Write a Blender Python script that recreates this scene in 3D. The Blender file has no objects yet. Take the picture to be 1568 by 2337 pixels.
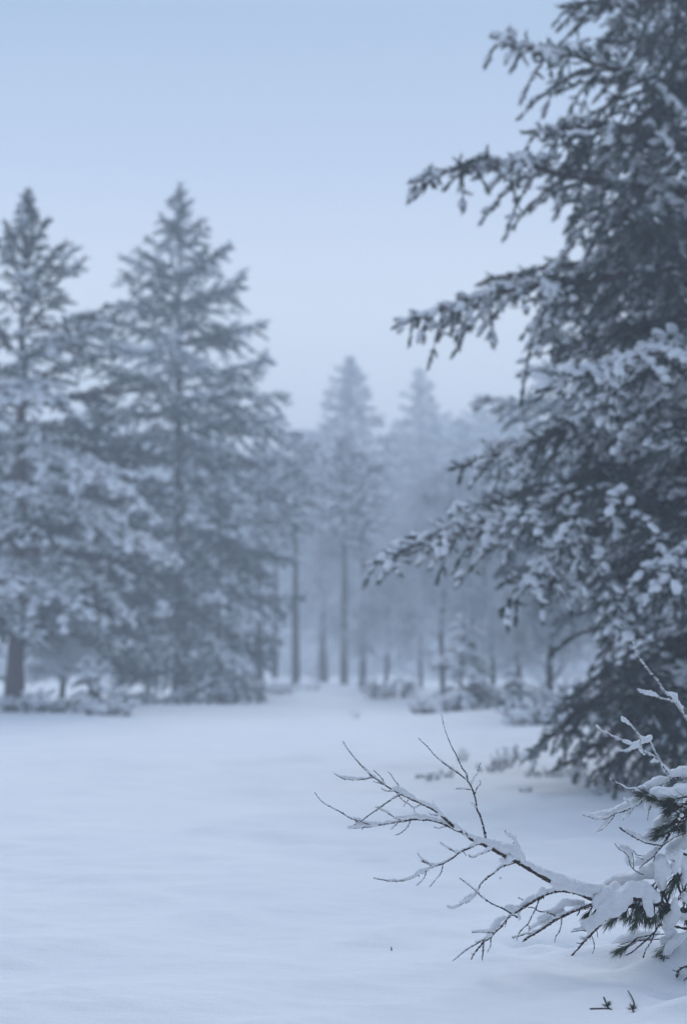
import bpy, math, random
import numpy as np
from mathutils import Vector, Matrix, noise

random.seed(7)
RNG = np.random.default_rng(11)
SC = bpy.context.scene
COL = SC.collection

# ------------------------------------------------------------------ camera
CAM_Z = 1.05
FPX = 3267.0          # focal length in pixels of a 1568 x 2337 picture
TILT = math.atan((1500 - 1168.5) / FPX)
cd = bpy.data.cameras.new('camera')
cam = bpy.data.objects.new('camera', cd)
COL.objects.link(cam)
cam.location = (0, 0, CAM_Z)
cam.rotation_euler = (math.pi / 2 + TILT, 0, 0)
cd.sensor_fit = 'HORIZONTAL'
cd.sensor_width = 24.0
cd.lens = 50.0
cd.clip_start = 0.05
cd.clip_end = 3000
cd.dof.use_dof = True
cd.dof.focus_distance = 4.80
cd.dof.aperture_fstop = 1.8
SC.camera = cam

# ------------------------------------------------------------------ world
SUN_EL, SUN_ROT = math.radians(54), math.radians(6)
w = bpy.data.worlds.new('World')
SC.world = w
w.use_nodes = True
nt = w.node_tree
nt.nodes.clear()
wout = nt.nodes.new('ShaderNodeOutputWorld')
sky = nt.nodes.new('ShaderNodeTexSky')
sky.sky_type = 'NISHITA'
sky.sun_disc = False
sky.sun_elevation = SUN_EL
sky.sun_rotation = SUN_ROT
b1 = nt.nodes.new('ShaderNodeBackground')
b1.inputs['Strength'].default_value = 0.05
nt.links.new(sky.outputs['Color'], b1.inputs['Color'])
tc = nt.nodes.new('ShaderNodeTexCoord')
sep = nt.nodes.new('ShaderNodeSeparateXYZ')
nt.links.new(tc.outputs['Generated'], sep.inputs[0])
ramp = nt.nodes.new('ShaderNodeValToRGB')      # cloud deck: pale low down, bluer higher up
nt.links.new(sep.outputs['Z'], ramp.inputs['Fac'])
cr = ramp.color_ramp
cr.elements[0].position = 0.0
cr.elements[0].color = (0.78, 0.79, 0.85, 1)
cr.elements[1].position = 1.0
cr.elements[1].color = (0.50, 0.59, 0.77, 1)
for p, c in ((0.12, (0.92, 0.91, 0.90, 1)), (0.24, (0.87, 0.855, 0.835, 1)), (0.33, (0.45, 0.515, 0.625, 1)), (0.42, (0.22, 0.33, 0.46, 1)),
             (0.50, (0.29, 0.41, 0.60, 1)), (0.66, (0.38, 0.49, 0.68, 1))):
    e = cr.elements.new(p)
    e.color = c
b2 = nt.nodes.new('ShaderNodeBackground')
b2.inputs["Strength"].default_value = 0.94
nt.links.new(ramp.outputs['Color'], b2.inputs['Color'])
ad = nt.nodes.new('ShaderNodeAddShader')
nt.links.new(b1.outputs[0], ad.inputs[0])
nt.links.new(b2.outputs[0], ad.inputs[1])
nt.links.new(ad.outputs[0], wout.inputs['Surface'])

sl = bpy.data.lights.new('sun', 'SUN')
so = bpy.data.objects.new('sun', sl)
COL.objects.link(so)
sl.energy = 1.3
sl.angle = math.radians(38)
sl.color = (1.0, 0.985, 0.97)
so.rotation_euler = Vector((math.sin(SUN_ROT) * math.cos(SUN_EL), math.cos(SUN_ROT) * math.cos(SUN_EL), math.sin(SUN_EL))).to_track_quat('Z', 'Y').to_euler()

SC.view_settings.view_transform = 'Standard'
SC.view_settings.look = 'None'
SC.view_settings.exposure = -0.12
SC.view_settings.gamma = 1.0
SC.render.film_transparent = False
SC.cycles.max_bounces = 8
SC.cycles.diffuse_bounces = 3
SC.cycles.glossy_bounces = 2
SC.cycles.transmission_bounces = 2
SC.cycles.volume_bounces = 4
SC.cycles.use_denoising = True
SC.cycles.caustics_reflective = False
SC.cycles.caustics_refractive = False


def at(u, v, Y):
    """a pixel of the 1568 x 2337 picture at depth Y as a point in the world"""
    x, z = (u - 784.0) / FPX, -(v - 1168.5) / FPX
    dy = math.cos(TILT) - z * math.sin(TILT)
    dz = math.sin(TILT) + z * math.cos(TILT)
    k = Y / dy
    return np.array((x * k, Y, CAM_Z + dz * k))


def to_px(p):
    y, z = p[1], p[2] - CAM_Z
    d = y * math.cos(TILT) + z * math.sin(TILT)
    h = -y * math.sin(TILT) + z * math.cos(TILT)
    return 784 + FPX * p[0] / d, 1168.5 - FPX * h / d


# ------------------------------------------------------------------ materials
def mat_new(name):
    m = bpy.data.materials.new(name)
    m.use_nodes = True
    return m, m.node_tree, m.node_tree.nodes['Principled BSDF']


def mat_noise(name, stops, scale, rough=0.8, detail=6, bump=0.0, bump_scale=None, stretch=(1, 1, 1), spec=0.3, distort=0.0):
    m, t, b = mat_new(name)
    co = t.nodes.new('ShaderNodeTexCoord')
    mp = t.nodes.new('ShaderNodeMapping')
    mp.inputs['Scale'].default_value = stretch
    t.links.new(co.outputs['Object'], mp.inputs[0])
    n = t.nodes.new('ShaderNodeTexNoise')
    n.inputs['Scale'].default_value = scale
    n.inputs['Detail'].default_value = detail
    n.inputs['Distortion'].default_value = distort
    t.links.new(mp.outputs[0], n.inputs['Vector'])
    r = t.nodes.new('ShaderNodeValToRGB')
    t.links.new(n.outputs['Fac'], r.inputs['Fac'])
    e = r.color_ramp.elements
    e[0].position, e[0].color = stops[0][0], (*stops[0][1], 1)
    e[1].position, e[1].color = stops[-1][0], (*stops[-1][1], 1)
    for p, c in stops[1:-1]:
        q = e.new(p)
        q.color = (*c, 1)
    t.links.new(r.outputs['Color'], b.inputs['Base Color'])
    b.inputs['Roughness'].default_value = rough
    b.inputs['Specular IOR Level'].default_value = spec
    if bump:
        n2 = t.nodes.new('ShaderNodeTexNoise')
        n2.inputs['Scale'].default_value = bump_scale or scale * 2
        n2.inputs['Detail'].default_value = 5
        t.links.new(mp.outputs[0], n2.inputs['Vector'])
        bp = t.nodes.new('ShaderNodeBump')
        bp.inputs['Strength'].default_value = bump
        bp.inputs['Distance'].default_value = 0.01
        t.links.new(n2.outputs['Fac'], bp.inputs['Height'])
        t.links.new(bp.outputs[0], b.inputs['Normal'])
    return m


M_SNOW = mat_noise('tree_snow', [(0.3, (0.80, 0.82, 0.86)), (0.7, (0.88, 0.89, 0.91))], 3.0, 0.7, bump=0.15, bump_scale=60)
M_SNOW_NEAR = mat_noise('loose_snow', [(0.3, (0.84, 0.86, 0.89)), (0.7, (0.90, 0.91, 0.93))], 8.0, 0.65, bump=0.8, bump_scale=240)
_b = M_SNOW_NEAR.node_tree.nodes['Principled BSDF']
_b.inputs['Subsurface Weight'].default_value = 0.15
_b.inputs['Subsurface Radius'].default_value = (0.006, 0.008, 0.011)
_b.inputs['Subsurface Scale'].default_value = 1.0
M_SNOW_NEAR.node_tree.nodes['Bump'].inputs['Distance'].default_value = 0.003
M_NEEDLE_R = mat_noise('frosted_pine_needle', [(0.34, (0.016, 0.030, 0.025)), (0.52, (0.066, 0.088, 0.080)), (0.68, (0.26, 0.295, 0.30))], 4.5, 0.6)
M_NEEDLE_L = mat_noise('hoary_pine_needle', [(0.36, (0.020, 0.034, 0.034)), (0.54, (0.056, 0.076, 0.084)), (0.74, (0.20, 0.235, 0.27))], 1.6, 0.7)
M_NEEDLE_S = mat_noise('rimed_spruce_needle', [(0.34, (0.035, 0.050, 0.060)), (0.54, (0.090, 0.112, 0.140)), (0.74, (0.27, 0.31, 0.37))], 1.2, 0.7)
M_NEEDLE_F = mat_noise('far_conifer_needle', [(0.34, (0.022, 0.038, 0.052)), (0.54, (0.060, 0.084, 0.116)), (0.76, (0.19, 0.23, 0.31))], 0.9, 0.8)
M_NEEDLE_N = mat_noise('green_pine_needle', [(0.3, (0.014, 0.030, 0.015)), (0.55, (0.042, 0.075, 0.042)), (0.75, (0.22, 0.26, 0.25))], 26.0, 0.5)
M_BARK_P = mat_noise('pine_bark', [(0.3, (0.030, 0.019, 0.018)), (0.6, (0.078, 0.044, 0.040)), (0.8, (0.14, 0.115, 0.115))], 9.0, 0.9, bump=0.6, stretch=(1, 1, 0.3))
M_BARK_D = mat_noise('dark_bark', [(0.3, (0.030, 0.026, 0.026)), (0.6, (0.075, 0.062, 0.060)), (0.85, (0.30, 0.31, 0.33))], 7.0, 0.9, bump=0.6, stretch=(1, 1, 0.3))
M_BRANCH = mat_noise('branch_bark', [(0.32, (0.020, 0.013, 0.012)), (0.5, (0.070, 0.045, 0.036)), (0.66, (0.125, 0.090, 0.068))], 130.0, 0.85, bump=0.9, bump_scale=260)
M_TWIG = mat_noise('twig_bark', [(0.3, (0.016, 0.010, 0.013)), (0.6, (0.048, 0.028, 0.032)), (0.8, (0.10, 0.075, 0.080))], 160.0, 0.7, bump=0.6, bump_scale=300)
M_RIME = mat_noise('rimed_twig', [(0.3, (0.34, 0.36, 0.40)), (0.5, (0.64, 0.67, 0.71)), (0.7, (0.82, 0.84, 0.88))], 2.2, 0.8)
M_HEATH = mat_noise('frosted_heather', [(0.3, (0.055, 0.045, 0.045)), (0.55, (0.15, 0.13, 0.14)), (0.75, (0.50, 0.52, 0.56))], 18.0, 0.9)


def ground_material():
    m, t, b = mat_new('snow_field')
    co = t.nodes.new('ShaderNodeTexCoord')
    n = t.nodes.new('ShaderNodeTexNoise')
    n.inputs['Scale'].default_value = 0.9
    n.inputs['Detail'].default_value = 8
    t.links.new(co.outputs['Object'], n.inputs['Vector'])
    r = t.nodes.new('ShaderNodeValToRGB')
    r.color_ramp.elements[0].position = 0.3
    r.color_ramp.elements[0].color = (0.83, 0.855, 0.89, 1)
    r.color_ramp.elements[1].position = 0.7
    r.color_ramp.elements[1].color = (0.89, 0.905, 0.925, 1)
    t.links.new(n.outputs['Fac'], r.inputs['Fac'])
    t.links.new(r.outputs['Color'], b.inputs['Base Color'])
    b.inputs['Roughness'].default_value = 0.6
    b.inputs['Specular IOR Level'].default_value = 0.25
    b.inputs['Subsurface Weight'].default_value = 0.0
    g = t.nodes.new('ShaderNodeTexNoise')
    g.inputs['Scale'].default_value = 150
    g.inputs['Detail'].default_value = 3
    t.links.new(co.outputs['Object'], g.inputs['Vector'])
    bp = t.nodes.new('ShaderNodeBump')
    bp.inputs['Strength'].default_value = 0.9
    bp.inputs['Distance'].default_value = 0.003
    t.links.new(g.outputs['Fac'], bp.inputs['Height'])
    mp = t.nodes.new('ShaderNodeMapping')
    mp.inputs['Scale'].default_value = (1.0, 3.2, 1.0)
    mp.inputs['Rotation'].default_value = (0, 0, 0.12)
    t.links.new(co.outputs['Object'], mp.inputs[0])
    h = t.nodes.new('ShaderNodeTexNoise')
    h.inputs['Scale'].default_value = 1.6
    h.inputs['Detail'].default_value = 7
    h.inputs['Roughness'].default_value = 0.55
    t.links.new(mp.outputs[0], h.inputs['Vector'])
    bp2 = t.nodes.new('ShaderNodeBump')
    bp2.inputs['Strength'].default_value = 0.6
    bp2.inputs['Distance'].default_value = 0.04
    t.links.new(h.outputs['Fac'], bp2.inputs['Height'])
    t.links.new(bp.outputs[0], bp2.inputs['Normal'])
    t.links.new(bp2.outputs[0], b.inputs['Normal'])
    return m


M_GROUND = ground_material()


# ------------------------------------------------------------------ mesh helpers
def link(o, parent=None):
    COL.objects.link(o)
    if parent is not None:
        o.parent = parent
    return o


def build(name, V, F, mat, parent=None, smooth=True, origin=None):
    """one mesh object from vertex and triangle/quad arrays (world coordinates; the parent's location is taken off)"""
    V = np.asarray(V, np.float32).reshape(-1, 3)
    F = np.asarray(F, np.int32)
    off = np.zeros(3)
    p = parent
    while p is not None:
        off = off + np.array(p.location)
        p = p.parent
    if origin is not None:
        off = off + np.array(origin)
    V = V - off.astype(np.float32)
    me = bpy.data.meshes.new(name)
    k = F.shape[1]
    me.vertices.add(len(V))
    me.vertices.foreach_set('co', V.ravel())
    me.loops.add(F.size)
    me.loops.foreach_set('vertex_index', F.ravel())
    me.polygons.add(len(F))
    me.polygons.foreach_set('loop_start', np.arange(0, F.size, k, dtype=np.int32))
    if smooth:
        me.polygons.foreach_set('use_smooth', np.ones(len(F), bool))
    me.update(calc_edges=True)
    me.materials.append(mat)
    o = bpy.data.objects.new(name, me)
    if parent is not None and name in ('snow', 'needles'):
        o['kind'] = 'stuff'
    if origin is not None:
        o.location = origin
    return link(o, parent)


def tag(o, label=None, cat=None, group=None, kind=None):
    for k, v in (('label', label), ('category', cat), ('group', group), ('kind', kind)):
        if v:
            o[k] = v
    return o


def empty(name, loc, label, cat, group=None):
    o = bpy.data.objects.new(name, None)
    o.empty_display_size = 0.2
    o.location = loc
    link(o)
    return tag(o, label, cat, group)


class MB:
    """collects vertex/face arrays into one mesh"""
    def __init__(self):
        self.v, self.f, self.n = [], [], 0

    def add(self, V, F):
        V = np.asarray(V, np.float64).reshape(-1, 3)
        self.v.append(V)
        self.f.append(np.asarray(F, np.int64) + self.n)
        self.n += len(V)

    def get(self):
        if not self.v:
            return np.zeros((0, 3)), np.zeros((0, 3), int)
        return np.concatenate(self.v), np.concatenate(self.f)


def resample(P, R, step):
    """Catmull-Rom through the points, then evenly spaced"""
    P = np.asarray(P, float)
    n = len(P)
    if n == 2:
        Q, RR = np.linspace(P[0], P[1], 12), np.linspace(R[0], R[-1], 12)
    else:
        E = np.vstack([2 * P[0] - P[1], P, 2 * P[-1] - P[-2]])
        Q, RR = [], []
        for i in range(n - 1):
            a, b, c, d = E[i], E[i + 1], E[i + 2], E[i + 3]
            for t in np.linspace(0, 1, 8, endpoint=False):
                Q.append(0.5 * ((2 * b) + (-a + c) * t + (2 * a - 5 * b + 4 * c - d) * t * t + (-a + 3 * b - 3 * c + d) * t ** 3))
                RR.append(R[i] * (1 - t) + R[i + 1] * t)
        Q.append(P[-1])
        RR.append(R[-1])
        Q, RR = np.array(Q), np.array(RR)
    s = np.concatenate([[0], np.cumsum(np.linalg.norm(np.diff(Q, axis=0), axis=1))])
    m = max(3, int(s[-1] / step) + 1)
    g = np.linspace(0, s[-1], m)
    return np.stack([np.interp(g, s, Q[:, k]) for k in range(3)], 1), np.interp(g, s, RR), s[-1]


def tube(P, R, k=6, cap=True):
    """tube of quads round a polyline"""
    P = np.asarray(P, float)
    R = np.asarray(R, float)
    n = len(P)
    T = np.gradient(P, axis=0)
    T /= np.linalg.norm(T, axis=1)[:, None] + 1e-12
    up = np.array((0.13, 0.21, 1.0)) if abs(T[0][2]) < 0.9 else np.array((1.0, 0.2, 0.1))
    A = np.cross(T, up)
    A /= np.linalg.norm(A, axis=1)[:, None] + 1e-12
    B = np.cross(T, A)
    ph = np.linspace(0, 2 * math.pi, k, endpoint=False)
    V = P[:, None, :] + R[:, None, None] * (np.cos(ph)[None, :, None] * A[:, None, :] + np.sin(ph)[None, :, None] * B[:, None, :])
    i = np.arange(n - 1)[:, None] * k
    j = np.arange(k)[None, :]
    j2 = (j + 1) % k
    F = np.stack([i + j, i + j2, i + k + j2, i + k + j], -1).reshape(-1, 4)
    return V.reshape(-1, 3), F


def norm(a):
    return a / (np.linalg.norm(a, axis=-1, keepdims=True) + 1e-12)


def frames(D):
    """two unit vectors square to each direction; the second one points upward"""
    up = np.zeros_like(D)
    up[:, 2] = 1
    s = np.cross(D, up)
    bad = np.linalg.norm(s, axis=1) < 1e-3
    s[bad] = (1, 0, 0)
    s = norm(s)
    return s, norm(np.cross(s, D))


def needles(S, D, L, K, nl, wid, tilt=0.75, spread=1.0):
    """K flat needles round each shoot (start S, direction D, length L)"""
    n = len(S)
    A, B = frames(D)
    t = (np.arange(K)[None, :] + RNG.random((n, K))) / K
    ph = RNG.random((n, K)) * 2 * math.pi
    ang = tilt * (0.75 + 0.5 * RNG.random((n, K))) * (1 - 0.45 * t)
    rad = np.cos(ph)[..., None] * A[:, None] + np.sin(ph)[..., None] * B[:, None]
    nd = np.cos(ang)[..., None] * D[:, None] + np.sin(ang)[..., None] * rad * spread
    base = S[:, None] + D[:, None] * (t * L[:, None])[..., None]
    ln = nl * (0.7 + 0.5 * RNG.random((n, K)))
    side = norm(np.cross(nd, RNG.normal(size=(n, K, 3))))
    hw = wid * 0.5
    p0 = base - side * hw
    p1 = base + side * hw
    p2 = base + nd * ln[..., None]
    V = np.stack([p0, p1, p2], 2).reshape(-1, 3)
    F = np.arange(len(V)).reshape(-1, 3)
    return V, F


def ico(sub):
    import bmesh
    bm = bmesh.new()
    bmesh.ops.create_icosphere(bm, subdivisions=sub, radius=1.0)
    V = np.array([v.co[:] for v in bm.verts])
    F = np.array([[v.index for v in f.verts] for f in bm.faces])
    bm.free()
    return V, F


ICO1, ICO2, ICO3 = ico(1), ico(2), ico(3)


def blobs(C, D, sl, sw, sh, tpl=ICO1, jit=0.22):
    """lumps of snow: centres C, long axis D, half sizes along, across and up"""
    n = len(C)
    A, B = frames(D)
    T, F = tpl
    V = np.repeat(T[None], n, 0) * (1 + jit * RNG.normal(size=(n, len(T), 1)))
    W = C[:, None] + V[..., 0:1] * (D * sl[:, None])[:, None] + V[..., 1:2] * (A * sw[:, None])[:, None] + V[..., 2:3] * (B * sh[:, None])[:, None]
    FF = (F[None] + (np.arange(n) * len(T))[:, None, None]).reshape(-1, 3)
    return W.reshape(-1, 3), FF


def field(P, s):
    """a smooth random field about 0..1"""
    P = np.asarray(P) / s
    return 0.5 + 0.25 * (np.sin(P[:, 0] * 1.7 + P[:, 1] * 0.9 + 1.3) + np.sin(P[:, 1] * 2.1 - P[:, 2] * 1.3 + 0.4) * np.cos(P[:, 0] * 1.1) + np.sin(P[:, 2] * 2.6 + P[:, 0] * 1.9)) / 1.2


# ------------------------------------------------------------------ ground
BUMPS = []      # x, y, sx, sy, height
GMEAN = 0.066


def gpt(u, v):
    k = (v - 1168.5) / FPX
    z = math.sin(TILT) - k * math.cos(TILT)
    y = math.cos(TILT) + k * math.sin(TILT)
    s = -CAM_Z / z
    return (u - 784) / FPX * s, y * s


def bump(u, v, sx, sy, h):
    x, y = gpt(u, v)
    BUMPS.append((x, y, sx, sy, h))


bump(1120, 2203, 0.20, 0.045, 0.022)
bump(1240, 2182, 0.10, 0.040, 0.030)
bump(1330, 2194, 0.16, 0.050, 0.034)
bump(1450, 2198, 0.16, 0.050, 0.036)
bump(1235, 2160, 0.10, 0.075, -0.13)
bump(1310, 2150, 0.08, 0.06, -0.07)
bump(1465, 2158, 0.12, 0.080, -0.15)
bump(1440, 2040, 0.20, 0.12, 0.060)
bump(1560, 2225, 0.16, 0.060, 0.085)
bump(1580, 2275, 0.09, 0.050, -0.070)
bump(1640, 2330, 0.18, 0.060, 0.050)
bump(1640, 2200, 0.25, 0.25, 0.10)
bump(1200, 2330, 0.25, 0.10, 0.012)
bump(500, 2250, 0.50, 0.16, 0.018)
bump(150, 2010, 0.9, 0.14, 0.028)
bump(500, 1960, 1.0, 0.25, 0.020)
bump(1200, 1650, 2.6, 1.6, 0.22)
bump(1420, 1700, 2.0, 1.5, 0.18)
bump(600, 1572, 2.6, 3.0, 0.30)
bump(180, 1640, 3.0, 1.6, 0.04)
bump(1060, 1600, 1.6, 1.4, 0.25)
bump(940, 1585, 3.0, 2.0, 0.12)
bump(-100, 1640, 3.0, 3.0, 0.05)


_w = np.random.default_rng(5)
WAVES = []
for _ in range(34):
    lam = 0.22 * 10 ** (1.05 * _w.random())
    a_ = 0.45 * _w.normal() + 0.12
    WAVES.append((2 * math.pi / lam * math.sin(a_), 2 * math.pi / lam * math.cos(a_), 6.3 * _w.random(), 0.0030 * (lam / 0.5) ** 1.15, 0.25 + 0.9 * _w.random(), 6.3 * _w.random()))


def ground_z(x, y):
    x = np.asarray(x, float)
    y = np.asarray(y, float)
    z = 0.030 * np.sin(x * 0.45 + 1.0 + 0.3 * np.sin(y * 0.3)) * np.sin(y * 0.38 + 0.5)
    z = z + 0.022 * np.sin(y * 0.95 + 0.7 * np.sin(x * 0.6) + 0.35 * x + 0.6)
    z = z - GMEAN
    for kx, ky, ph, am, mk, mp in WAVES:
        w_ = np.sin(kx * x + ky * y + ph + 0.8 * np.sin(mk * x * 1.7 + mp))
        z = z + am * (1 - np.abs(w_)) * 1.5 * (0.5 + 0.5 * np.sin(mk * x - 0.7 * mk * y + mp))
    z = z + np.clip((np.abs(x + 1.0) - 9) / 30, 0, 1) * 0.6
    for bx, by, sx, sy, h in BUMPS:
        z = z + h * np.exp(-((x - bx) / sx) ** 2 - ((y - by) / sy) ** 2)
    return z


def gz(x, y):
    return float(ground_z(x, y))


def make_ground():
    t = np.linspace(-1, 1, 840)
    xs = 0.6 + np.sinh(t * 7.4) / np.sinh(7.4) * 340
    q = np.linspace(0, 1, 1000)
    yp = 2.2 + (np.exp(q * 6.3) - 1) / (math.exp(6.3) - 1) * 338
    yn = -np.array([300, 200, 120, 70, 40, 25, 15, 9, 5, 2.5, 0.8, -0.5, -1.3, -1.8])
    ys = np.concatenate([yn, yp])
    X, Y = np.meshgrid(xs, ys)
    Z = ground_z(X, Y)
    n, m = X.shape
    V = np.stack([X, Y, Z], -1).reshape(-1, 3)
    i = np.arange(n - 1)[:, None] * m
    j = np.arange(m - 1)[None]
    F = np.stack([i + j, i + j + 1, i + m + j + 1, i + m + j], -1).reshape(-1, 4)
    o = build('ground', V, F, M_GROUND)
    tag(o, 'smooth snow field with faint wind ripples', 'snow', kind='structure')


make_ground()


# ------------------------------------------------------------------ conifer limbs
def foliate(P, R, L, pr):
    """side twigs and shoots along a limb. P polyline, L length. Returns wood tubes and shoot arrays"""
    n = len(P)
    s = np.linspace(0, 1, n)
    T = norm(np.gradient(P, axis=0))
    ds = pr['ds']
    m = max(4, int(L * (1 - pr['t0']) / ds))
    t = pr['t0'] + (1 - pr['t0']) * (np.arange(m) + 0.6 * RNG.random(m)) / m
    t = np.clip(t, 0, 0.995)
    p = np.stack([np.interp(t, s, P[:, k]) for k in range(3)], 1)
    d = norm(np.stack([np.interp(t, s, T[:, k]) for k in range(3)], 1))
    A, B = frames(d)
    side = np.where(np.arange(m) % 2 == 0, 1.0, -1.0)
    ang = np.radians(pr['ang'] + 20 * RNG.normal(size=m))
    up = pr['lift'] + pr.get('lift_var', 0.22) * RNG.normal(size=m)
    d2 = norm(np.cos(ang)[:, None] * d + (np.sin(ang) * side)[:, None] * A + up[:, None] * B)
    shape = np.minimum(1.0, (1 - t) * 1.7 + 0.10) * np.minimum(1, 0.45 + t * 1.6)
    l2 = np.clip(L * pr['w2'], pr['min2'] * 1.5, pr['max2']) * shape * (0.65 + 0.6 * RNG.random(m))
    l2 = np.maximum(l2, pr['min2'])
    # the leader itself carries shoots near its end
    lead = np.arange(pr['t0'] + 0.05, 1.0, pr['d3'] * 0.45 / max(L, 0.2))
    SS, DD, LL = [], [], []
    wood = []
    droop = pr['droop']
    for i in range(m):
        k = max(2, int(l2[i] / pr['d3']))
        tt = (np.arange(k) + 0.5 * RNG.random(k) + 0.3) / k
        tt = np.minimum(tt, 1.0)
        q = p[i] + d2[i] * (l2[i] * tt)[:, None]
        q[:, 2] -= droop * l2[i] * tt ** 2
        bend = 0.16 * l2[i] * RNG.normal(size=3)
        q += bend[None] * (tt * (1.6 - tt))[:, None]
        tg = np.repeat(d2[i][None], k, 0)
        tg[:, 2] -= 2 * droop * tt
        tg = norm(tg)
        a3, b3 = frames(tg)
        sd = np.where(np.arange(k) % 2 == 0, 1.0, -1.0)
        an = np.radians(46 + 22 * RNG.normal(size=k))
        u3 = pr['lift3'] + 0.55 * RNG.normal(size=k)
        d3 = norm(np.cos(an)[:, None] * tg + (np.sin(an) * sd)[:, None] * a3 + u3[:, None] * b3)
        d3[-1] = tg[-1]
        l3 = pr['l3'] * (0.6 + 0.8 * RNG.random(k)) * (1.15 - 0.5 * tt)
        SS.append(q)
        DD.append(d3)
        LL.append(l3)
        # and along the side twig itself, its outer part
        o = tt > pr.get('bare2', 0.25)
        SS.append(q[o])
        DD.append(tg[o])
        LL.append(np.full(o.sum(), l2[i] / k * 1.1))
        if pr['wood2']:
            w = np.vstack([p[i][None], q])
            wood.append(tube(w, np.linspace(pr['r2'], pr['r2'] * 0.4, len(w)), 3))
    if len(lead):
        q = np.stack([np.interp(lead, s, P[:, k]) for k in range(3)], 1)
        g = norm(np.stack([np.interp(lead, s, T[:, k]) for k in range(3)], 1))
        r_ = norm(RNG.normal(size=(len(q), 3)) + np.array((0, 0, 0.35)))
        kk = (0.25 + 0.9 * RNG.random(len(q)))[:, None] * np.where(lead > 0.97, 0.1, 1.0)[:, None]
        SS.append(q)
        DD.append(norm(g + r_ * kk))
        LL.append(pr['l3'] * (0.5 + 0.7 * RNG.random(len(q))))
    return wood, np.concatenate(SS), np.concatenate(DD), np.concatenate(LL)


PR_RIGHT = dict(ds=0.072, t0=0.12, ang=66, lift=-0.04, lift_var=0.38, w2=0.40, min2=0.16, max2=1.05, d3=0.058, l3=0.10, droop=0.46, lift3=0.06, wood2=True, r2=0.009, bare2=0.06,
                K=26, nl=0.050, wid=0.0095, snow=0.40, sw=0.032, sh=0.021)
PR_PINE = dict(ds=0.13, t0=0.12, ang=50, lift=0.03, w2=0.36, min2=0.16, max2=0.9, d3=0.10, l3=0.15, droop=0.22, lift3=0.15, wood2=True, r2=0.008,
               K=16, nl=0.085, wid=0.021, snow=0.42, sw=0.050, sh=0.032)
PR_SPRUCE = dict(ds=0.14, t0=0.08, ang=55, lift=-0.05, w2=0.46, min2=0.16, max2=1.25, d3=0.12, l3=0.17, droop=0.32, lift3=0.05, wood2=False, r2=0.008,
                 K=16, nl=0.090, wid=0.027, snow=0.40, sw=0.055, sh=0.035)
PR_FAR = dict(ds=0.30, t0=0.10, ang=55, lift=0.0, w2=0.36, min2=0.25, max2=1.0, d3=0.24, l3=0.30, droop=0.28, lift3=0.05, wood2=False, r2=0.01,
              K=13, nl=0.17, wid=0.060, snow=0.40, sw=0.10, sh=0.06)


def snow_on(S, D, L, pr, amount, fs):
    f = field(S, fs)
    f = np.clip(0.5 * f + 0.5 * field(S + 3.1, fs * 0.37), 0, 1)
    g = np.clip((f - 0.62 + 0.24 * min(amount, 2.2)) / 0.16, 0, 1)
    keep = RNG.random(len(S)) < (0.025 + 0.975 * g) * pr['snow'] * (1.0 + 0.45 * min(amount, 2.0))
    S, D, L = S[keep], D[keep], L[keep]
    if not len(S):
        return None
    f = f[keep]
    g = g[keep]
    k = (0.50 + 0.75 * RNG.random(len(S))) * (0.45 + 0.75 * g * (0.7 + 0.3 * min(2.0, amount)))
    C = S + D * (L * 0.5)[:, None]
    C[:, 2] += pr['sh'] * 0.75 * k
    return blobs(C, D, L * 0.52 + pr['sw'] * 0.5, pr['sw'] * k, pr['sh'] * k)


def short_pr(pr, L):
    q = dict(pr)
    k = min(1.0, 0.16 + 0.62 * L)
    for n_ in ('min2', 'l3', 'd3', 'ds'):
        q[n_] = pr[n_] * k
    q['nl'] = pr['nl'] * (0.35 + 0.65 * k)
    for n_ in ('sw', 'sh'):
        q[n_] = pr[n_] * (0.45 + 0.55 * k)
    return q


def limb(parent, P, r0, pr, m_bark, m_needle, snow, fs=0.9, needles_too=True):
    """one limb: wood > needles, snow"""
    P = np.asarray(P, float)
    Q, RR, L = resample(P, np.linspace(r0, max(0.006, r0 * 0.18), len(P)), 0.12)
    Q[1:-1] += RNG.normal(size=(len(Q) - 2, 3)) * 0.008 * min(1, L)
    pr = short_pr(pr, L)
    wood, S, D, LL = foliate(Q, RR, L, pr)
    mb = MB()
    mb.add(*tube(Q, RR, 6))
    for v, f in wood:
        mb.add(v, f)
    b = build('branch', *mb.get(), m_bark, parent)
    V, F = needles(S, D, LL, pr['K'], pr['nl'], pr['wid'])
    build('needles', V, F, m_needle, b, smooth=False)
    r = snow_on(S, D, LL, pr, snow, fs)
    sm = MB()
    if r:
        sm.add(*r)
    # a ridge of snow lying along the upper side of the limb
    o = np.arange(1, len(Q) - 1)
    fo = field(Q[o], 0.5)
    o = o[(fo * snow > 0.42) & (RNG.random(len(o)) < 0.8)]
    if len(o):
        TT = norm(np.gradient(Q, axis=0))[o]
        C = Q[o].copy()
        C[:, 2] += RR[o] * 0.8
        e_ = 0.5 + 0.8 * RNG.random(len(o))
        sm.add(*blobs(C, TT, 0.085 * e_, (RR[o] * 0.8 + pr['sw'] * 0.5) * e_, (RR[o] * 0.5 + pr['sh'] * 0.7) * e_, ICO2, 0.12))
    if sm.n:
        build('snow', *sm.get(), M_SNOW, b)
    return b


def limb_points(p0, tip, arch=0.0, tipup=0.0, n=6):
    t = np.linspace(0, 1, n)[:, None]
    P = p0 + (tip - p0) * t
    L = np.linalg.norm(tip - p0)
    P[:, 2] += (arch * L * 4 * t * (1 - t))[:, 0] + (tipup * L * t ** 3)[:, 0]
    return P


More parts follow.
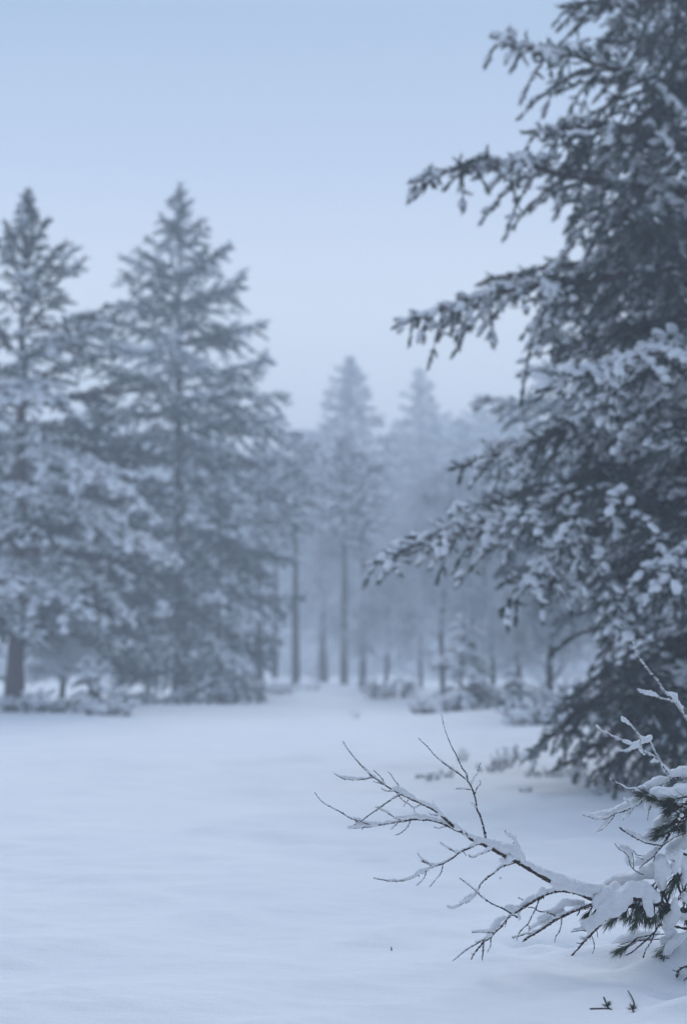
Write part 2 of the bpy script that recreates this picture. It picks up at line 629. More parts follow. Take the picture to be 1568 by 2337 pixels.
def trunk_mesh(parent, base, top, r0, r1, mat, wob=0.05, k=12):
    n = 24
    t = np.linspace(0, 1, n)
    P = np.array(base)[None] + (np.array(top) - np.array(base))[None] * t[:, None]
    P[:, 0] += wob * np.sin(t * 5 + base[0]) * t * (1 - t) * 3
    P[:, 1] += wob * np.cos(t * 4 + base[1]) * t * (1 - t) * 3
    R = r0 * (1 - t) + r1 * t
    R[0] *= 1.35
    R[1] *= 1.12
    P[0, 2] -= 0.15
    Q, RR, _ = resample(P, R, 0.25)
    V, F = tube(Q, RR * (1 + 0.05 * RNG.normal(size=len(RR))), k)
    return build('trunk', V, F, mat, parent), P


# ------------------------------------------------------------------ big frosted pine on the right
def right_pine():
    bx, by = 4.05, 12.9
    base = np.array((bx, by, gz(bx, by)))
    t = empty('pine_tree', tuple(base), 'large frosted pine at the right edge, long boughs hanging over the snow', 'tree', 'pines along the clearing')
    top = np.array((bx + 0.2, by + 0.3, 13.2))
    tr, TP = trunk_mesh(t, base, top, 0.21, 0.03, M_BARK_P, 0.08)

    def trunk_at(z):
        f = (z - base[2]) / (top[2] - base[2])
        return base + (top - base) * f
    L = [
        # v at the trunk, way points (u, v, depth), snow
        (-40, [(1460, 0, 12.3), (1290, 14, 11.9)], 0.9),
        (240, [(1560, 215, 12.2), (1390, 150, 11.6), (1130, 84, 11.4)], 1.0),
        (400, [(1560, 330, 12.0), (1400, 290, 11.6), (1215, 300, 11.5)], 1.1),
        (470, [(1560, 440, 12.3), (1360, 412, 11.9), (1150, 372, 11.5), (945, 412, 11.2)], 1.3),
        (560, [(1560, 520, 12.8), (1400, 480, 12.8), (1240, 430, 12.9)], 0.7),
        (585, [(1568, 607, 12.0), (1340, 640, 11.7), (1120, 668, 11.4), (910, 742, 11.3)], 1.05),
        (640, [(1500, 600, 13.3), (1300, 600, 13.4), (1105, 645, 13.5)], 0.4),
        (760, [(1600, 790, 10.9), (1440, 815, 10.4), (1255, 885, 10.2)], 1.9),
        (800, [(1600, 740, 11.9), (1430, 760, 12.1), (1260, 800, 12.3)], 0.6),
        (930, [(1540, 930, 12.2), (1300, 985, 12.0), (1042, 1066, 11.9)], 1.1),
        (960, [(1560, 1010, 11.8), (1300, 1120, 11.5), (1100, 1195, 11.2), (857, 1282, 11.0)], 1.15),
        (1000, [(1500, 1060, 13.0), (1300, 1100, 13.1), (1110, 1152, 13.1)], 0.6),
        (1080, [(1500, 1150, 11.4), (1300, 1230, 11.0), (1150, 1390, 10.8)], 0.9),
        (1180, [(1600, 1230, 11.2), (1480, 1300, 10.8), (1385, 1450, 10.7)], 0.9),
        (1180, [(1640, 1210, 10.9), (1560, 1260, 10.4), (1500, 1345, 10.2)], 1.6),
        (1360, [(1568, 1462, 12.0), (1410, 1560, 11.6), (1280, 1660, 11.5), (1212, 1722, 11.6)], 0.45),
        (1420, [(1600, 1520, 11.6), (1450, 1640, 11.3), (1300, 1742, 11.6)], 0.7),
        (1500, [(1600, 1600, 11.8), (1500, 1680, 11.7), (1390, 1752, 12.0)], 0.8),
        (1540, [(1620, 1620, 11.3), (1560, 1680, 11.2), (1490, 1725, 11.3)], 1.2),
        (1450, [(1640, 1500, 12.6), (1480, 1560, 13.0), (1330, 1620, 13.4)], 0.5),
    ]
    for v0, pts, sn in L:
        z0 = at(1800, v0, by)[2]
        P = [trunk_at(z0)] + [at(*q) for q in pts]
        limb(t, P, 0.045, PR_RIGHT, M_BARK_P, M_NEEDLE_R, sn)
    bv = [-400, 0, 250, 560, 700, 850, 1000, 1150, 1400, 1480, 1560, 1720, 1800]
    bu = [1500, 1370, 1300, 1340, 1230, 1290, 1260, 1230, 1330, 1450, 1420, 1310, 1310]
    n = 74
    for i in range(n):
        z = 0.9 + (i + RNG.random()) / n * 8.6
        az = (i * 2.39996 + 0.5 * RNG.random()) % (2 * math.pi)
        dx, dy = math.cos(az), math.sin(az)
        if dx > 0.25 and i % 4:
            continue
        Ln = (3.3 if z < 7 else 3.3 - (z - 7) * 0.45) * (0.75 + 0.4 * RNG.random())
        slope = 0.02 - 0.42 * (1 - z / 9.5)
        p0 = trunk_at(z)
        for _ in range(12):
            tip = p0 + np.array((dx, dy, slope)) * Ln
            tip[2] = max(tip[2], gz(tip[0], tip[1]) + 0.25)
            u, v = to_px(tip)
            if u > np.interp(v, bv, bu) + 25:
                break
            Ln *= 0.88
        if Ln < 0.7:
            continue
        P = limb_points(p0, tip, 0.04, 0.02)
        limb(t, P, 0.016 + 0.009 * Ln, PR_RIGHT, M_BARK_P, M_NEEDLE_R, 0.35 + 0.9 * RNG.random())
    return t


right_pine()


# ------------------------------------------------------------------ full conifers at middle distance
def conifer(name, label, cat, base, top, r0, n, reach, slope, pr, m_bark, m_needle, snow, zmin=0.5, extra=(), group=None, tipup=0.0, arch=0.03):
    """reach(f, az) -> limb length, slope(f) -> rise per metre; f = height fraction"""
    t = empty(name, tuple(base), label, cat, group)
    trunk_mesh(t, base, top, r0, 0.02, m_bark)
    H = top[2] - base[2]
    for i in range(n):
        f = zmin / H + (1 - zmin / H) * ((i + 0.5 * RNG.random()) / n) ** 0.92
        f = min(f, 0.985)
        az = (i * 2.39996 + 0.6 * RNG.random()) % (2 * math.pi)
        Ln = reach(f, az) * (0.78 + 0.36 * RNG.random())
        if Ln < 0.15:
            continue
        p0 = np.array(base) + (np.array(top) - np.array(base)) * f
        s = slope(f) + 0.08 * RNG.normal()
        c = 1 / math.sqrt(1 + s * s)
        tip = p0 + np.array((math.cos(az) * c, math.sin(az) * c, s * c)) * Ln
        tip[2] = max(tip[2], gz(tip[0], tip[1]) + 0.1)
        P = limb_points(p0, tip, arch, tipup)
        limb(t, P, 0.012 + 0.010 * Ln, pr, m_bark, m_needle, snow * (0.25 + 2.2 * RNG.random() ** 2) * (1.0 if f < 0.7 else 0.6), fs=1.0)
    # leader
    pts = np.array([np.array(base) + (np.array(top) - np.array(base)) * q for q in (0.93, 0.96, 1.0)])
    limb(t, pts, 0.02, dict(pr, t0=0.0, ds=0.10, max2=0.22, w2=0.2), m_bark, m_needle, snow * 0.4)
    for P, sn in extra:
        limb(t, P, 0.035, pr, m_bark, m_needle, sn)
    return t


def prof(zs, rs):
    return lambda f: float(np.interp(f, zs, rs))


# left pine, 27 m off
YL = 27.0
bl = at(32, 1618, YL)
bl[2] = gz(bl[0], bl[1])
tl = at(60, 440, YL)
pR = prof([0, 0.12, 0.22, 0.32, 0.45, 0.6, 0.72, 0.80, 0.86, 0.90, 0.95, 1.0], [1.5, 2.2, 2.6, 2.9, 2.5, 2.2, 1.7, 1.3, 0.85, 0.55, 0.38, 0.12])


def reach_left(f, az):
    r = pR(f)
    return r * (1.0 if math.cos(az) > -0.2 else 0.85)


def px_path(pts, ys):
    return [at(u, v, y) for (u, v), y in zip(pts, ys)]


ex = [
    (px_path([(45, 1010), (130, 1040), (240, 1090), (355, 1185)], [27, 26, 25.2, 24.8]), 2.4),
    (px_path([(45, 1110), (180, 1180), (300, 1225), (410, 1285)], [27, 26, 25.3, 25.0]), 2.2),
    (px_path([(50, 850), (70, 880), (90, 905), (140, 930)], [27, 26.2, 25.3, 24.8]), 2.4),
    (px_path([(50, 860), (20, 900), (-20, 940)], [27, 26, 25]), 2.0),
    (px_path([(40, 1180), (60, 1190), (90, 1215), (110, 1240)], [27, 26, 25.2, 24.9]), 2.0),
    (px_path([(40, 1280), (90, 1330), (150, 1370), (205, 1400)], [27, 26, 25.3, 25.0]), 2.2),
    (px_path([(40, 1350), (20, 1370), (-30, 1400)], [27, 26, 25.3]), 1.7),
    (px_path([(50, 760), (150, 740), (250, 700)], [27, 27, 27]), 0.7),
    (px_path([(52, 700), (130, 640), (190, 595)], [27, 27, 27]), 0.6),
    (px_path([(50, 820), (170, 790), (300, 800)], [27, 26.6, 26.4]), 1.4),
    (px_path([(42, 1250), (180, 1300), (300, 1420)], [27, 26.5, 26.2]), 1.4),
]
conifer('pine_tree', 'tall snow-dusted pine with reddish trunk at the left edge', 'tree', bl, tl, 0.17, 56, reach_left,
        prof([0, 0.2, 0.4, 0.55, 0.7, 0.85, 1.0], [-0.45, -0.4, -0.2, 0.0, 0.4, 1.3, 3.0]), PR_PINE, M_BARK_P, M_NEEDLE_L, 0.75, zmin=1.6, extra=ex, group='pines along the clearing', tipup=0.08)

# tall spruce, 36 m off
YS = 36.0
bs = at(412, 1588, YS)
bs[2] = gz(bs[0], bs[1])
ts = at(410, 425, YS)
sR = prof([0, 0.1, 0.3, 0.42, 0.52, 0.60, 0.67, 0.74, 0.80, 0.86, 0.93, 0.98, 1.0], [2.4, 2.6, 2.9, 2.75, 2.55, 2.35, 2.2, 1.8, 1.6, 1.05, 0.55, 0.22, 0.04])
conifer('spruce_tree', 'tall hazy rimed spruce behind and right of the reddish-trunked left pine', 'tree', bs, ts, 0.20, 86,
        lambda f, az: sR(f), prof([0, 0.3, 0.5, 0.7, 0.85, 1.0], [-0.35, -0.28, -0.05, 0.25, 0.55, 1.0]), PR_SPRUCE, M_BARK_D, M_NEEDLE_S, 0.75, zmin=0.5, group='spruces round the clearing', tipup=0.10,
        extra=[(px_path(p_, y_), 0.9) for p_, y_ in (
            ([(410, 650), (350, 620), (280, 588)], [36, 36, 36]), ([(410, 640), (470, 610), (520, 556)], [36, 36, 36]), ([(410, 700), (490, 670), (556, 620)], [36, 36, 36]),
            ([(412, 780), (520, 760), (606, 735)], [36, 35.6, 35.5]), ([(412, 850), (520, 845), (612, 818)], [36, 36, 36]), ([(412, 920), (540, 905), (655, 905)], [36, 35.7, 35.5]),
            ([(412, 960), (530, 960), (640, 985)], [36, 35, 34.6]), ([(412, 1050), (540, 1080), (655, 1145)], [36, 35.3, 35]), ([(410, 720), (330, 705), (262, 700)], [36, 36, 36]),
            ([(412, 1240), (520, 1230), (560, 1290)], [36, 34.8, 34.5]))])

# hazy pine behind the right one
YB = 23.0
bb = at(1390, 1600, YB)
bb[2] = gz(bb[0], bb[1])
tb = at(1400, 640, YB)
bR = prof([0, 0.2, 0.3, 0.5, 0.75, 0.9, 1.0], [0.0, 0.4, 1.7, 2.2, 2.0, 1.2, 0.2])
conifer('pine_tree', 'hazy snow-laden pine half hidden behind the large frosted pine', 'tree', bb, tb, 0.13, 54,
        lambda f, az: bR(f), prof([0, 0.4, 0.7, 1.0], [-0.3, -0.15, 0.1, 0.9]), PR_SPRUCE, M_BARK_P, M_NEEDLE_S, 0.8, zmin=1.6, group='pines along the clearing')

# slim pine behind the left pine, beyond the frame edge and between the two left trees
for u, vtop, Y, lab in ((-110, 560, 31, 'dark pine cut off by the left edge, behind the tall reddish-trunked pine'),
                        (215, 900, 33, 'slender snowy pine filling the gap between the two tall left trees')):
    b0 = at(u, 1600, Y)
    b0[2] = gz(b0[0], b0[1])
    t0 = at(u + 8, vtop, Y)
    rr = prof([0, 0.25, 0.5, 0.8, 1.0], [1.2, 2.0, 2.0, 1.1, 0.2])
    conifer('pine_tree', lab, 'tree', b0, t0, 0.12, 46, lambda f, az: rr(f), prof([0, 0.5, 1.0], [-0.3, 0.0, 0.8]), PR_SPRUCE, M_BARK_D, M_NEEDLE_L, 0.8, zmin=0.8, group='pines along the clearing')


# ------------------------------------------------------------------ far conifers: three parts each, copied
def far_tree(name, H, n, reach, slope, zmin, snow, r0, m_needle=None):
    t = bpy.data.objects.new(name, None)
    link(t)
    base, top = np.zeros(3), np.array((0.1, 0.0, H))
    k = 20
    f = np.linspace(0, 1, k)
    P = base + (top - base) * f[:, None]
    P[:, 0] += 0.12 * np.sin(f * 6) * f
    P[0, 2] = -0.4
    V, F = tube(P, r0 * (1 - f) + 0.02, 8)
    tr = build('trunk', V, F, M_BARK_D, t)
    nm, sm, wm = MB(), MB(), MB()
    for i in range(n):
        g = zmin / H + (1 - zmin / H) * (i + 0.5 * RNG.random()) / n
        g = min(g, 0.985)
        az = (i * 2.39996 + 0.7 * RNG.random()) % (2 * math.pi)
        Ln = reach(g) * (0.72 + 0.42 * RNG.random())
        s = slope(g) + 0.1 * RNG.normal()
        p0 = base + (top - base) * g
        tip = p0 + np.array((math.cos(az), math.sin(az), s)) * Ln
        Q, RR, L = resample(limb_points(p0, tip, 0.04, 0.06), np.linspace(0.03, 0.01, 6), 0.25)
        pf = short_pr(PR_FAR, L * 0.8)
        wood, S, D, LL = foliate(Q, RR, L, pf)
        wm.add(*tube(Q, RR, 4))
        nm.add(*needles(S, D, LL, pf['K'], pf['nl'], pf['wid']))
        r = snow_on(S, D, LL, pf, snow, 1.3)
        if r:
            sm.add(*r)
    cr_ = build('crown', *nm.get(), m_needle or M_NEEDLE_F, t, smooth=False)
    build('branches', *wm.get(), M_BARK_D, cr_)
    build('snow', *sm.get(), M_SNOW, cr_)
    return t


def copy_thing(root, loc, rz, sc, label, group):
    c = root.copy()
    COL.objects.link(c)
    c.location = loc
    c.rotation_euler = (0, 0, rz)
    c.scale = (sc, sc, sc)
    if label:
        c['label'] = label
    if group:
        c['group'] = group
    for ch in root.children:
        d = ch.copy()
        COL.objects.link(d)
        d.parent = c
        for g in ch.children:
            e = g.copy()
            COL.objects.link(e)
            e.parent = d
    return c


protos = [
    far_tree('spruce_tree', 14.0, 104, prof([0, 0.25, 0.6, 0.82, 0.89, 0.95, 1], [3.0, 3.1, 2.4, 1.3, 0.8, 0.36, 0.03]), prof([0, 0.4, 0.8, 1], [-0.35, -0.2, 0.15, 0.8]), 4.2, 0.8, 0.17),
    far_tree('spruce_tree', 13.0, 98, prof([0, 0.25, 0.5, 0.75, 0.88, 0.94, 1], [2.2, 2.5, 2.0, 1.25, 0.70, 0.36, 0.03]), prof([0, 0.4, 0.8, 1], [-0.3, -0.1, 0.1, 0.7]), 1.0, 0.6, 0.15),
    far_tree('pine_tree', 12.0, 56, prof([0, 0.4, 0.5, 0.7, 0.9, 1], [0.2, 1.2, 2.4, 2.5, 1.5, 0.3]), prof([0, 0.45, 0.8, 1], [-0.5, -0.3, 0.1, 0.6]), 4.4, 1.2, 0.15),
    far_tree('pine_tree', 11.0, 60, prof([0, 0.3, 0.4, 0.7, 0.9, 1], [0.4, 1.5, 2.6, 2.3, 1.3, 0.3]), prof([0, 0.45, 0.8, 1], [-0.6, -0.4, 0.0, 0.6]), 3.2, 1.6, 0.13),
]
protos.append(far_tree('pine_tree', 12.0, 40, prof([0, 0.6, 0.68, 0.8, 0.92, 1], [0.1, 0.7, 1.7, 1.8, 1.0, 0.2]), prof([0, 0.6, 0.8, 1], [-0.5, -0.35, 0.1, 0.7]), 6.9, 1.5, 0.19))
HP = [14.0, 13.0, 12.0, 11.0, 12.0]
tag(protos[0], None, 'tree')
for p_ in protos:
    p_['category'] = 'tree'
used = [False] * 5
FAR_SPRUCE = 'hazy far spruce in the fog at the back of the clearing'
FAR_PINE = 'hazy far pine in the fog at the back of the clearing'


def put_far(i, u, vtop, Y, label=None, group=None, vb=None):
    Y = Y * (1.0 if i == 4 else 1.85)
    x = (u - 784) / FPX * Y
    z0 = gz(x, Y)
    H = at(u, vtop, Y)[2] - z0
    s = H / HP[i]
    group = group or ('spruces in the far fog' if i < 2 else 'pines in the far fog')
    label = label or (FAR_SPRUCE if i < 2 else FAR_PINE)
    if not used[i]:
        used[i] = True
        o = protos[i]
        o.location = (x, Y, z0)
        o.rotation_euler = (0, 0, RNG.random() * 6)
        o.scale = (s, s, s)
        o['label'] = label
        o['group'] = group
    else:
        copy_thing(protos[i], (x, Y, z0), RNG.random() * 6, s, label, group)


put_far(0, 795, 812, 56, 'tallest foggy spruce in the middle of the far treeline')
put_far(1, 965, 838, 64, 'slim foggy spruce to the right of the tallest far spruce')
put_far(1, 1095, 898, 72, 'small foggy spruce poking up beside the frosted pine boughs')
put_far(4, 676, 985, 46, 'foggy pine with a long bare trunk beside the tall left spruce')
put_far(4, 588, 1010, 44, 'foggy pine whose bare trunk stands just right of the tall left spruce')
put_far(4, 785, 1000, 50, 'foggy pine with its bare trunk in front of the tallest far spruce')
put_far(4, 828, 1050, 52, 'shorter foggy pine with a bare trunk just right of the tallest far spruce')
put_far(4, 735, 1060, 58, 'slim foggy pine whose bare trunk stands between two stouter bare trunks')
put_far(4, 628, 1045, 56, 'slim foggy pine with its bare trunk just left of the long bare trunk')
put_far(3, 905, 1000, 60)
put_far(2, 1040, 960, 62)
put_far(3, 1180, 930, 48)
for k_, u_ in enumerate((545, 610, 650, 705, 735, 770, 860, 900)):
    put_far(1, u_, 1020 + 30 * RNG.normal(), 80 + 2.5 * k_)
rows = [(58, 10, 960, 60), (70, 12, 950, 50), (84, 13, 985, 45), (100, 17, 1010, 40), (116, 18, 1050, 40)]
for Y, n, vt, dv in rows:
    for k in range(n):
        u = -260 + (k + 0.2 + 0.6 * RNG.random()) / n * 2300
        i = int(RNG.integers(0, 4))
        if 520 < u < 900 and Y < 75:
            if RNG.random() < 0.45:
                continue
            i = 2 + i % 2
        v = vt + dv * RNG.normal() * 0.6
        if 560 < u < 1180:
            v = max(v, 950)
            if 560 < u < 720:
                v = max(v, 940)
        put_far(i, u, v, Y + 3 * RNG.normal())


# unseen spruces added behind the viewpoint to darken the nearest snow
for x_, y_, h_ in ((-11, -2.5, 15), (-7, -6.5, 16), (-2.5, -5.0, 15), (2.5, -6.0, 16), (6.5, -3.0, 14), (10, -7, 16), (-4.5, -10, 17), (4.5, -10.5, 17)):
    copy_thing(protos[1], (x_, y_, gz(x_, y_)), RNG.random() * 6, h_ / 13.0, 'unseen snowy spruce added behind the viewpoint to shade the nearest snow', 'shading spruces added behind the viewpoint')


# ------------------------------------------------------------------ rimed leafless trees and low growth
def grow(mb, p, d, L, r, depth, spread, pr):
    n = 5
    P = [p]
    q, dd = p.copy(), d.copy()
    for k in range(n):
        dd = norm(dd + RNG.normal(size=3) * 0.13 + np.array((0, 0, pr['grav'])))
        q = q + dd * L / n
        P.append(q)
    P = np.array(P)
    mb.add(*tube(P, np.linspace(r, r * 0.55, n + 1), 4 if depth > 1 else 3))
    if depth == 0:
        return
    for k in range(pr['kids']):
        f = 0.35 + 0.65 * (k + RNG.random()) / pr['kids']
        i = min(n, int(f * n))
        a, b = frames(dd[None])
        ph = RNG.random() * 6.283
        e = norm(dd * math.cos(spread) + math.sin(spread) * (math.cos(ph) * a[0] + math.sin(ph) * b[0]))
        grow(mb, P[i], e, L * (0.55 + 0.25 * RNG.random()), r * 0.62, depth - 1, spread, pr)


def bare_tree(label, u, Y, vtop, r0, spread=0.75, grav=0.03, group='rimed leafless trees', kids=6, depth=3):
    x = (u - 784) / FPX * Y
    z0 = gz(x, Y)
    H = at(u, vtop, Y)[2] - z0
    base = np.array((x, Y, z0))
    t = empty('bare_tree', tuple(base), label, 'tree', group)
    n = 16
    f = np.linspace(0, 1, n)
    P = base + np.stack([0.05 * H * np.sin(f * 4 + u) * f, 0.04 * H * np.cos(f * 5) * f, H * 0.9 * f], 1)
    P[0, 2] -= 0.2
    V, F = tube(P, r0 * (1 - f * 0.8), 7)
    build('trunk', V, F, M_BARK_D, t)
    mb = MB()
    pr = dict(grav=grav, kids=kids)
    for i in range(16):
        g = 0.16 + 0.8 * (i + RNG.random()) / 16
        p0 = np.array([np.interp(g, f, P[:, k]) for k in range(3)])
        az = i * 2.4 + RNG.random()
        d = norm(np.array((math.cos(az), math.sin(az), 0.55 + 0.5 * g)))
        grow(mb, p0, d, H * 0.26 * (1.15 - 0.7 * g), 0.030 + 0.012 * (1 - g), depth, spread, pr)
    build('crown', *mb.get(), M_RIME, t)
    return t


bare_tree('rimed leafless tree in front of the foggy middle treeline, left of the boughs\' longest tip', 1010, 34, 1040, 0.07)
bare_tree('rimed leafless tree right behind the young snowy spruce', 1120, 30, 1150, 0.06)
bare_tree('rimed leafless tree with its thin trunk showing under the right-hand pine boughs', 1255, 26, 1180, 0.08)
bare_tree('low rimed leafless tree at the foot of the far middle trunks', 880, 40, 1250, 0.06)
for u_, Y_, vt_, lab_ in ((505, 33, 1130, 'pale snow-plastered young spruce pressed against the right side of the tall left spruce'),
                          (600, 42, 1240, 'short snow-plastered spruce between the tall left spruce and the bare far trunks')):
    b0 = at(u_, 1600, Y_)
    b0[2] = gz(b0[0], b0[1])
    rq = prof([0, 0.3, 0.7, 1.0], [0.95, 1.05, 0.75, 0.15]) if Y_ < 40 else prof([0, 0.45, 0.6, 0.85, 1.0], [0.05, 0.1, 0.6, 0.6, 0.1])
    conifer('spruce_tree', lab_, 'tree', b0, at(u_ - 8, vt_, Y_), 0.06, 32 if Y_ < 40 else 24, lambda f, az: rq(f), prof([0, 0.5, 1.0], [-0.55, -0.35, 0.2]), PR_SPRUCE, M_BARK_D, M_NEEDLE_S, 1.4,
            zmin=0.3, group='spruces round the clearing')
bare_tree('rimed leafless tree with forked crown beyond the bowed young spruce', 960, 48, 1120, 0.08)
bare_tree('rimed leafless tree beside the bare pine trunks in the middle of the treeline', 745, 52, 1200, 0.08)
bare_tree('rimed leafless tree under the longest right-hand bough', 1075, 42, 1080, 0.08)
bare_tree('slim rimed leafless tree just left of the hazy right pine', 1185, 33, 1130, 0.07)
bare_tree('thin rimed tree at the foot of the slender pine on the left', 145, 28, 1330, 0.07)


def young_conifer(label, u, v, H, R, Y=None, n=30, snow=2.0, lean=0.03, name='young_spruce'):
    x, y = gpt(u, v) if Y is None else ((u - 784) / FPX * Y, Y)
    z0 = gz(x, y)
    base = np.array((x, y, z0))
    t = empty(name, tuple(base), label, 'young tree', 'young snow-laden conifers')
    top = base + np.array((lean, 0, H))
    trunk_mesh(t, base, top, 0.03, 0.008, M_BARK_D, 0.02, 6)
    pr = dict(PR_PINE, ds=0.10, d3=0.09, l3=0.10, min2=0.08, max2=0.35, K=10, nl=0.05, wid=0.009, sw=0.045, sh=0.034, wood2=False)
    for i in range(n):
        f = 0.08 + 0.9 * (i + RNG.random()) / n
        az = i * 2.39996
        Ln = R * (1.0 - 0.75 * f) * (0.35 + 1.0 * RNG.random())
        p0 = base + (top - base) * f
        tip = p0 + np.array((math.cos(az), math.sin(az), -0.25 + 0.5 * RNG.random())) * Ln
        tip[2] = max(tip[2], gz(tip[0], tip[1]) + 0.03)
        limb(t, limb_points(p0, tip, 0.16, -0.10), 0.012, pr, M_BARK_D, M_NEEDLE_L, snow * (0.3 + 1.3 * RNG.random()), fs=0.5)
    return t


young_conifer('young spruce bowed under snow pads, standing on its own right of the clearing', 1045, 1592, 1.75, 0.75, Y=25, n=26, snow=1.3, lean=0.12)
young_conifer('small snow-capped sapling at the foot of the left pine', 215, 1622, 1.0, 0.55, Y=25.5, n=16, snow=1.3, lean=-0.1)
young_conifer('dark little spruce sapling right beside the bowed young spruce', 1085, 1596, 1.1, 0.5, Y=25.4, n=20, snow=0.9)
young_conifer('stubby snow-covered sapling on the bank below the right-hand trees', 1165, 1600, 0.65, 0.5, Y=24, n=13, snow=1.4, lean=0.08)


def thickets():
    """waist-high rimed scrub along the far wood edge: one bush, copied"""
    first = []
    for q in range(2):
        t = empty('scrub_bush', (0, 0, 0), 'low rimed scrub bush along the foggy wood edge', 'bush', 'rimed scrub at the far wood edge')
        mb = MB()
        for i in range(22):
            az = i * 2.4 + RNG.random()
            p = np.array((1.1 * RNG.normal(), 0.5 * RNG.normal(), -0.1))
            grow(mb, p, norm(np.array((0.5 * math.cos(az), 0.5 * math.sin(az), 0.9))), 0.8 + 0.5 * RNG.random(), 0.022, 2, 0.7, dict(grav=0.02, kids=5))
        build('stems', *mb.get(), M_RIME, t)
        V = mb.get()[0]
        pick = V[RNG.integers(0, len(V), 260)]
        pick = pick[pick[:, 2] > 0.2]
        k = 0.4 + 0.9 * RNG.random(len(pick))
        build('snow', *blobs(pick, norm(RNG.normal(size=pick.shape) * np.array((1, 1, 0.2))), 0.13 * k, 0.08 * k, 0.05 * k, ICO1, 0.15), M_SNOW, t)
        first.append(t)
    n = 0
    for Y, m_ in ((60, 13), (78, 14), (98, 13)):
        for k in range(m_):
            u = -60 + (k + RNG.random()) / m_ * 1560
            if Y == 60 and 590 < u < 830 and k % 2:
                continue
            yy = Y + 3 * RNG.normal()
            x = (u - 784) / FPX * yy
            sc = (0.8 + 0.5 * RNG.random()) * (1.0 if Y == 60 else 1.35)
            if n < 2:
                o = first[n]
                o.location, o.scale, o.rotation_euler = (x, yy, gz(x, yy)), (sc, sc, sc), (0, 0, RNG.random() * 6)
            else:
                copy_thing(first[n % 2], (x, yy, gz(x, yy)), RNG.random() * 6, sc, None, None)
            n += 1


thickets()


def snowy_mound(label, x, y, wx, h, n=26):
    """a low twiggy shrub under lumps of snow"""
    z0 = gz(x, y)
    t = empty('snowy_shrub', (x, y, z0), label, 'shrub', 'low shrubs under snow at the wood edge')
    mb = MB()
    C, D = [], []
    for i in range(n):
        az = RNG.random() * 6.283
        r = math.sqrt(RNG.random()) * wx * 0.6
        p = np.array((x + r * math.cos(az), y + r * math.sin(az) * 0.7, z0 - 0.03))
        d = norm(np.array((math.cos(az) * 0.7, math.sin(az) * 0.7, 0.9 + RNG.random())))
        l = h * (0.5 + 0.7 * RNG.random())
        P = np.array([p + d * l * q + np.array((0, 0, -0.35 * l * q * q)) for q in np.linspace(0, 1, 5)])
        mb.add(*tube(P, np.linspace(0.016, 0.008, 5), 4))
        for q in range(4):
            e = norm(d + RNG.normal(size=3) * 0.6)
            P2 = np.array([P[2 + q % 3] + e * l * 0.45 * s for s in np.linspace(0, 1, 4)])
            mb.add(*tube(P2, np.linspace(0.011, 0.006, 4), 3))
            if RNG.random() < 0.35:
                C.append(P2[2])
                D.append(e)
        if RNG.random() < 0.6:
            C.append(P[3])
            D.append(d)
    build('stems', *mb.get(), M_BARK_D, t)
    C, D = np.array(C), np.array(D)
    k = 0.4 + 0.9 * RNG.random(len(C))
    D[:, 2] *= 0.3
    V, F = blobs(C + np.array((0, 0, 0.02)), norm(D), 0.10 * k, 0.06 * k, 0.035 * k, ICO2, 0.10)
    build('snow', V, F, M_SNOW, t)
    return t


MORE = [(890, 34, 1.0, 0.5, 'snow-lumped shrub left of the bowed young spruce, further off'), (1140, 29, 1.0, 0.6, 'snow-lumped shrub just right of the young spruces'),
        (1285, 24, 1.0, 0.6, 'tall twiggy snow-lumped shrub under the right-hand boughs'), (1200, 26, 0.9, 0.45, 'snow-lumped shrub below the thin rimed trunk'), (600, 40, 1.3, 0.4, 'low snowy shrub at the left of the clearing mouth')]
for u, Y, wx, h, lab in MORE:
    snowy_mound(lab, (u - 784) / FPX * Y, Y, wx, h, 34)
for k, (u, v, Y, wx, h) in enumerate([(20, 1632, 25.5, 0.9, 0.35), (90, 1632, 25.2, 0.8, 0.35), (150, 1630, 25.8, 0.8, 0.3), (255, 1640, 24.6, 0.6, 0.30),
                                      (470, 1602, 33, 1.2, 0.4), (540, 1595, 33.5, 1.0, 0.55), (360, 1605, 34, 1.4, 0.4),
                                      (1000, 1600, 26, 0.8, 0.35), (1080, 1605, 25, 0.9, 0.40), (1230, 1620, 21, 0.8, 0.35), (1310, 1640, 19, 0.8, 0.4), (650, 1570, 44, 1.6, 0.35)]):
    labs = ['snow-lumped shrub at the very left edge under the pine', 'snow-lumped shrub right of the left pine trunk', 'snow-lumped shrub between the left pine and its sapling',
            'dark little shrub stub at the front of the left bank', 'low snowy shrub in front of the tall left spruce', 'bushy snow-lumped shrub right of the tall left spruce foot',
            'low snowy shrub at the left of the spruce trunk foot', 'small snowy shrub left of the young spruce', 'wide snowy shrub at the foot of the young spruce',
            'snowy shrub on the bank under the hazy right pine', 'snowy shrub beside the lowest drooping bough', 'snow-covered mound of twigs at the far end of the clearing']
    snowy_mound(labs[k], (u - 784) / FPX * Y, Y, wx, h)


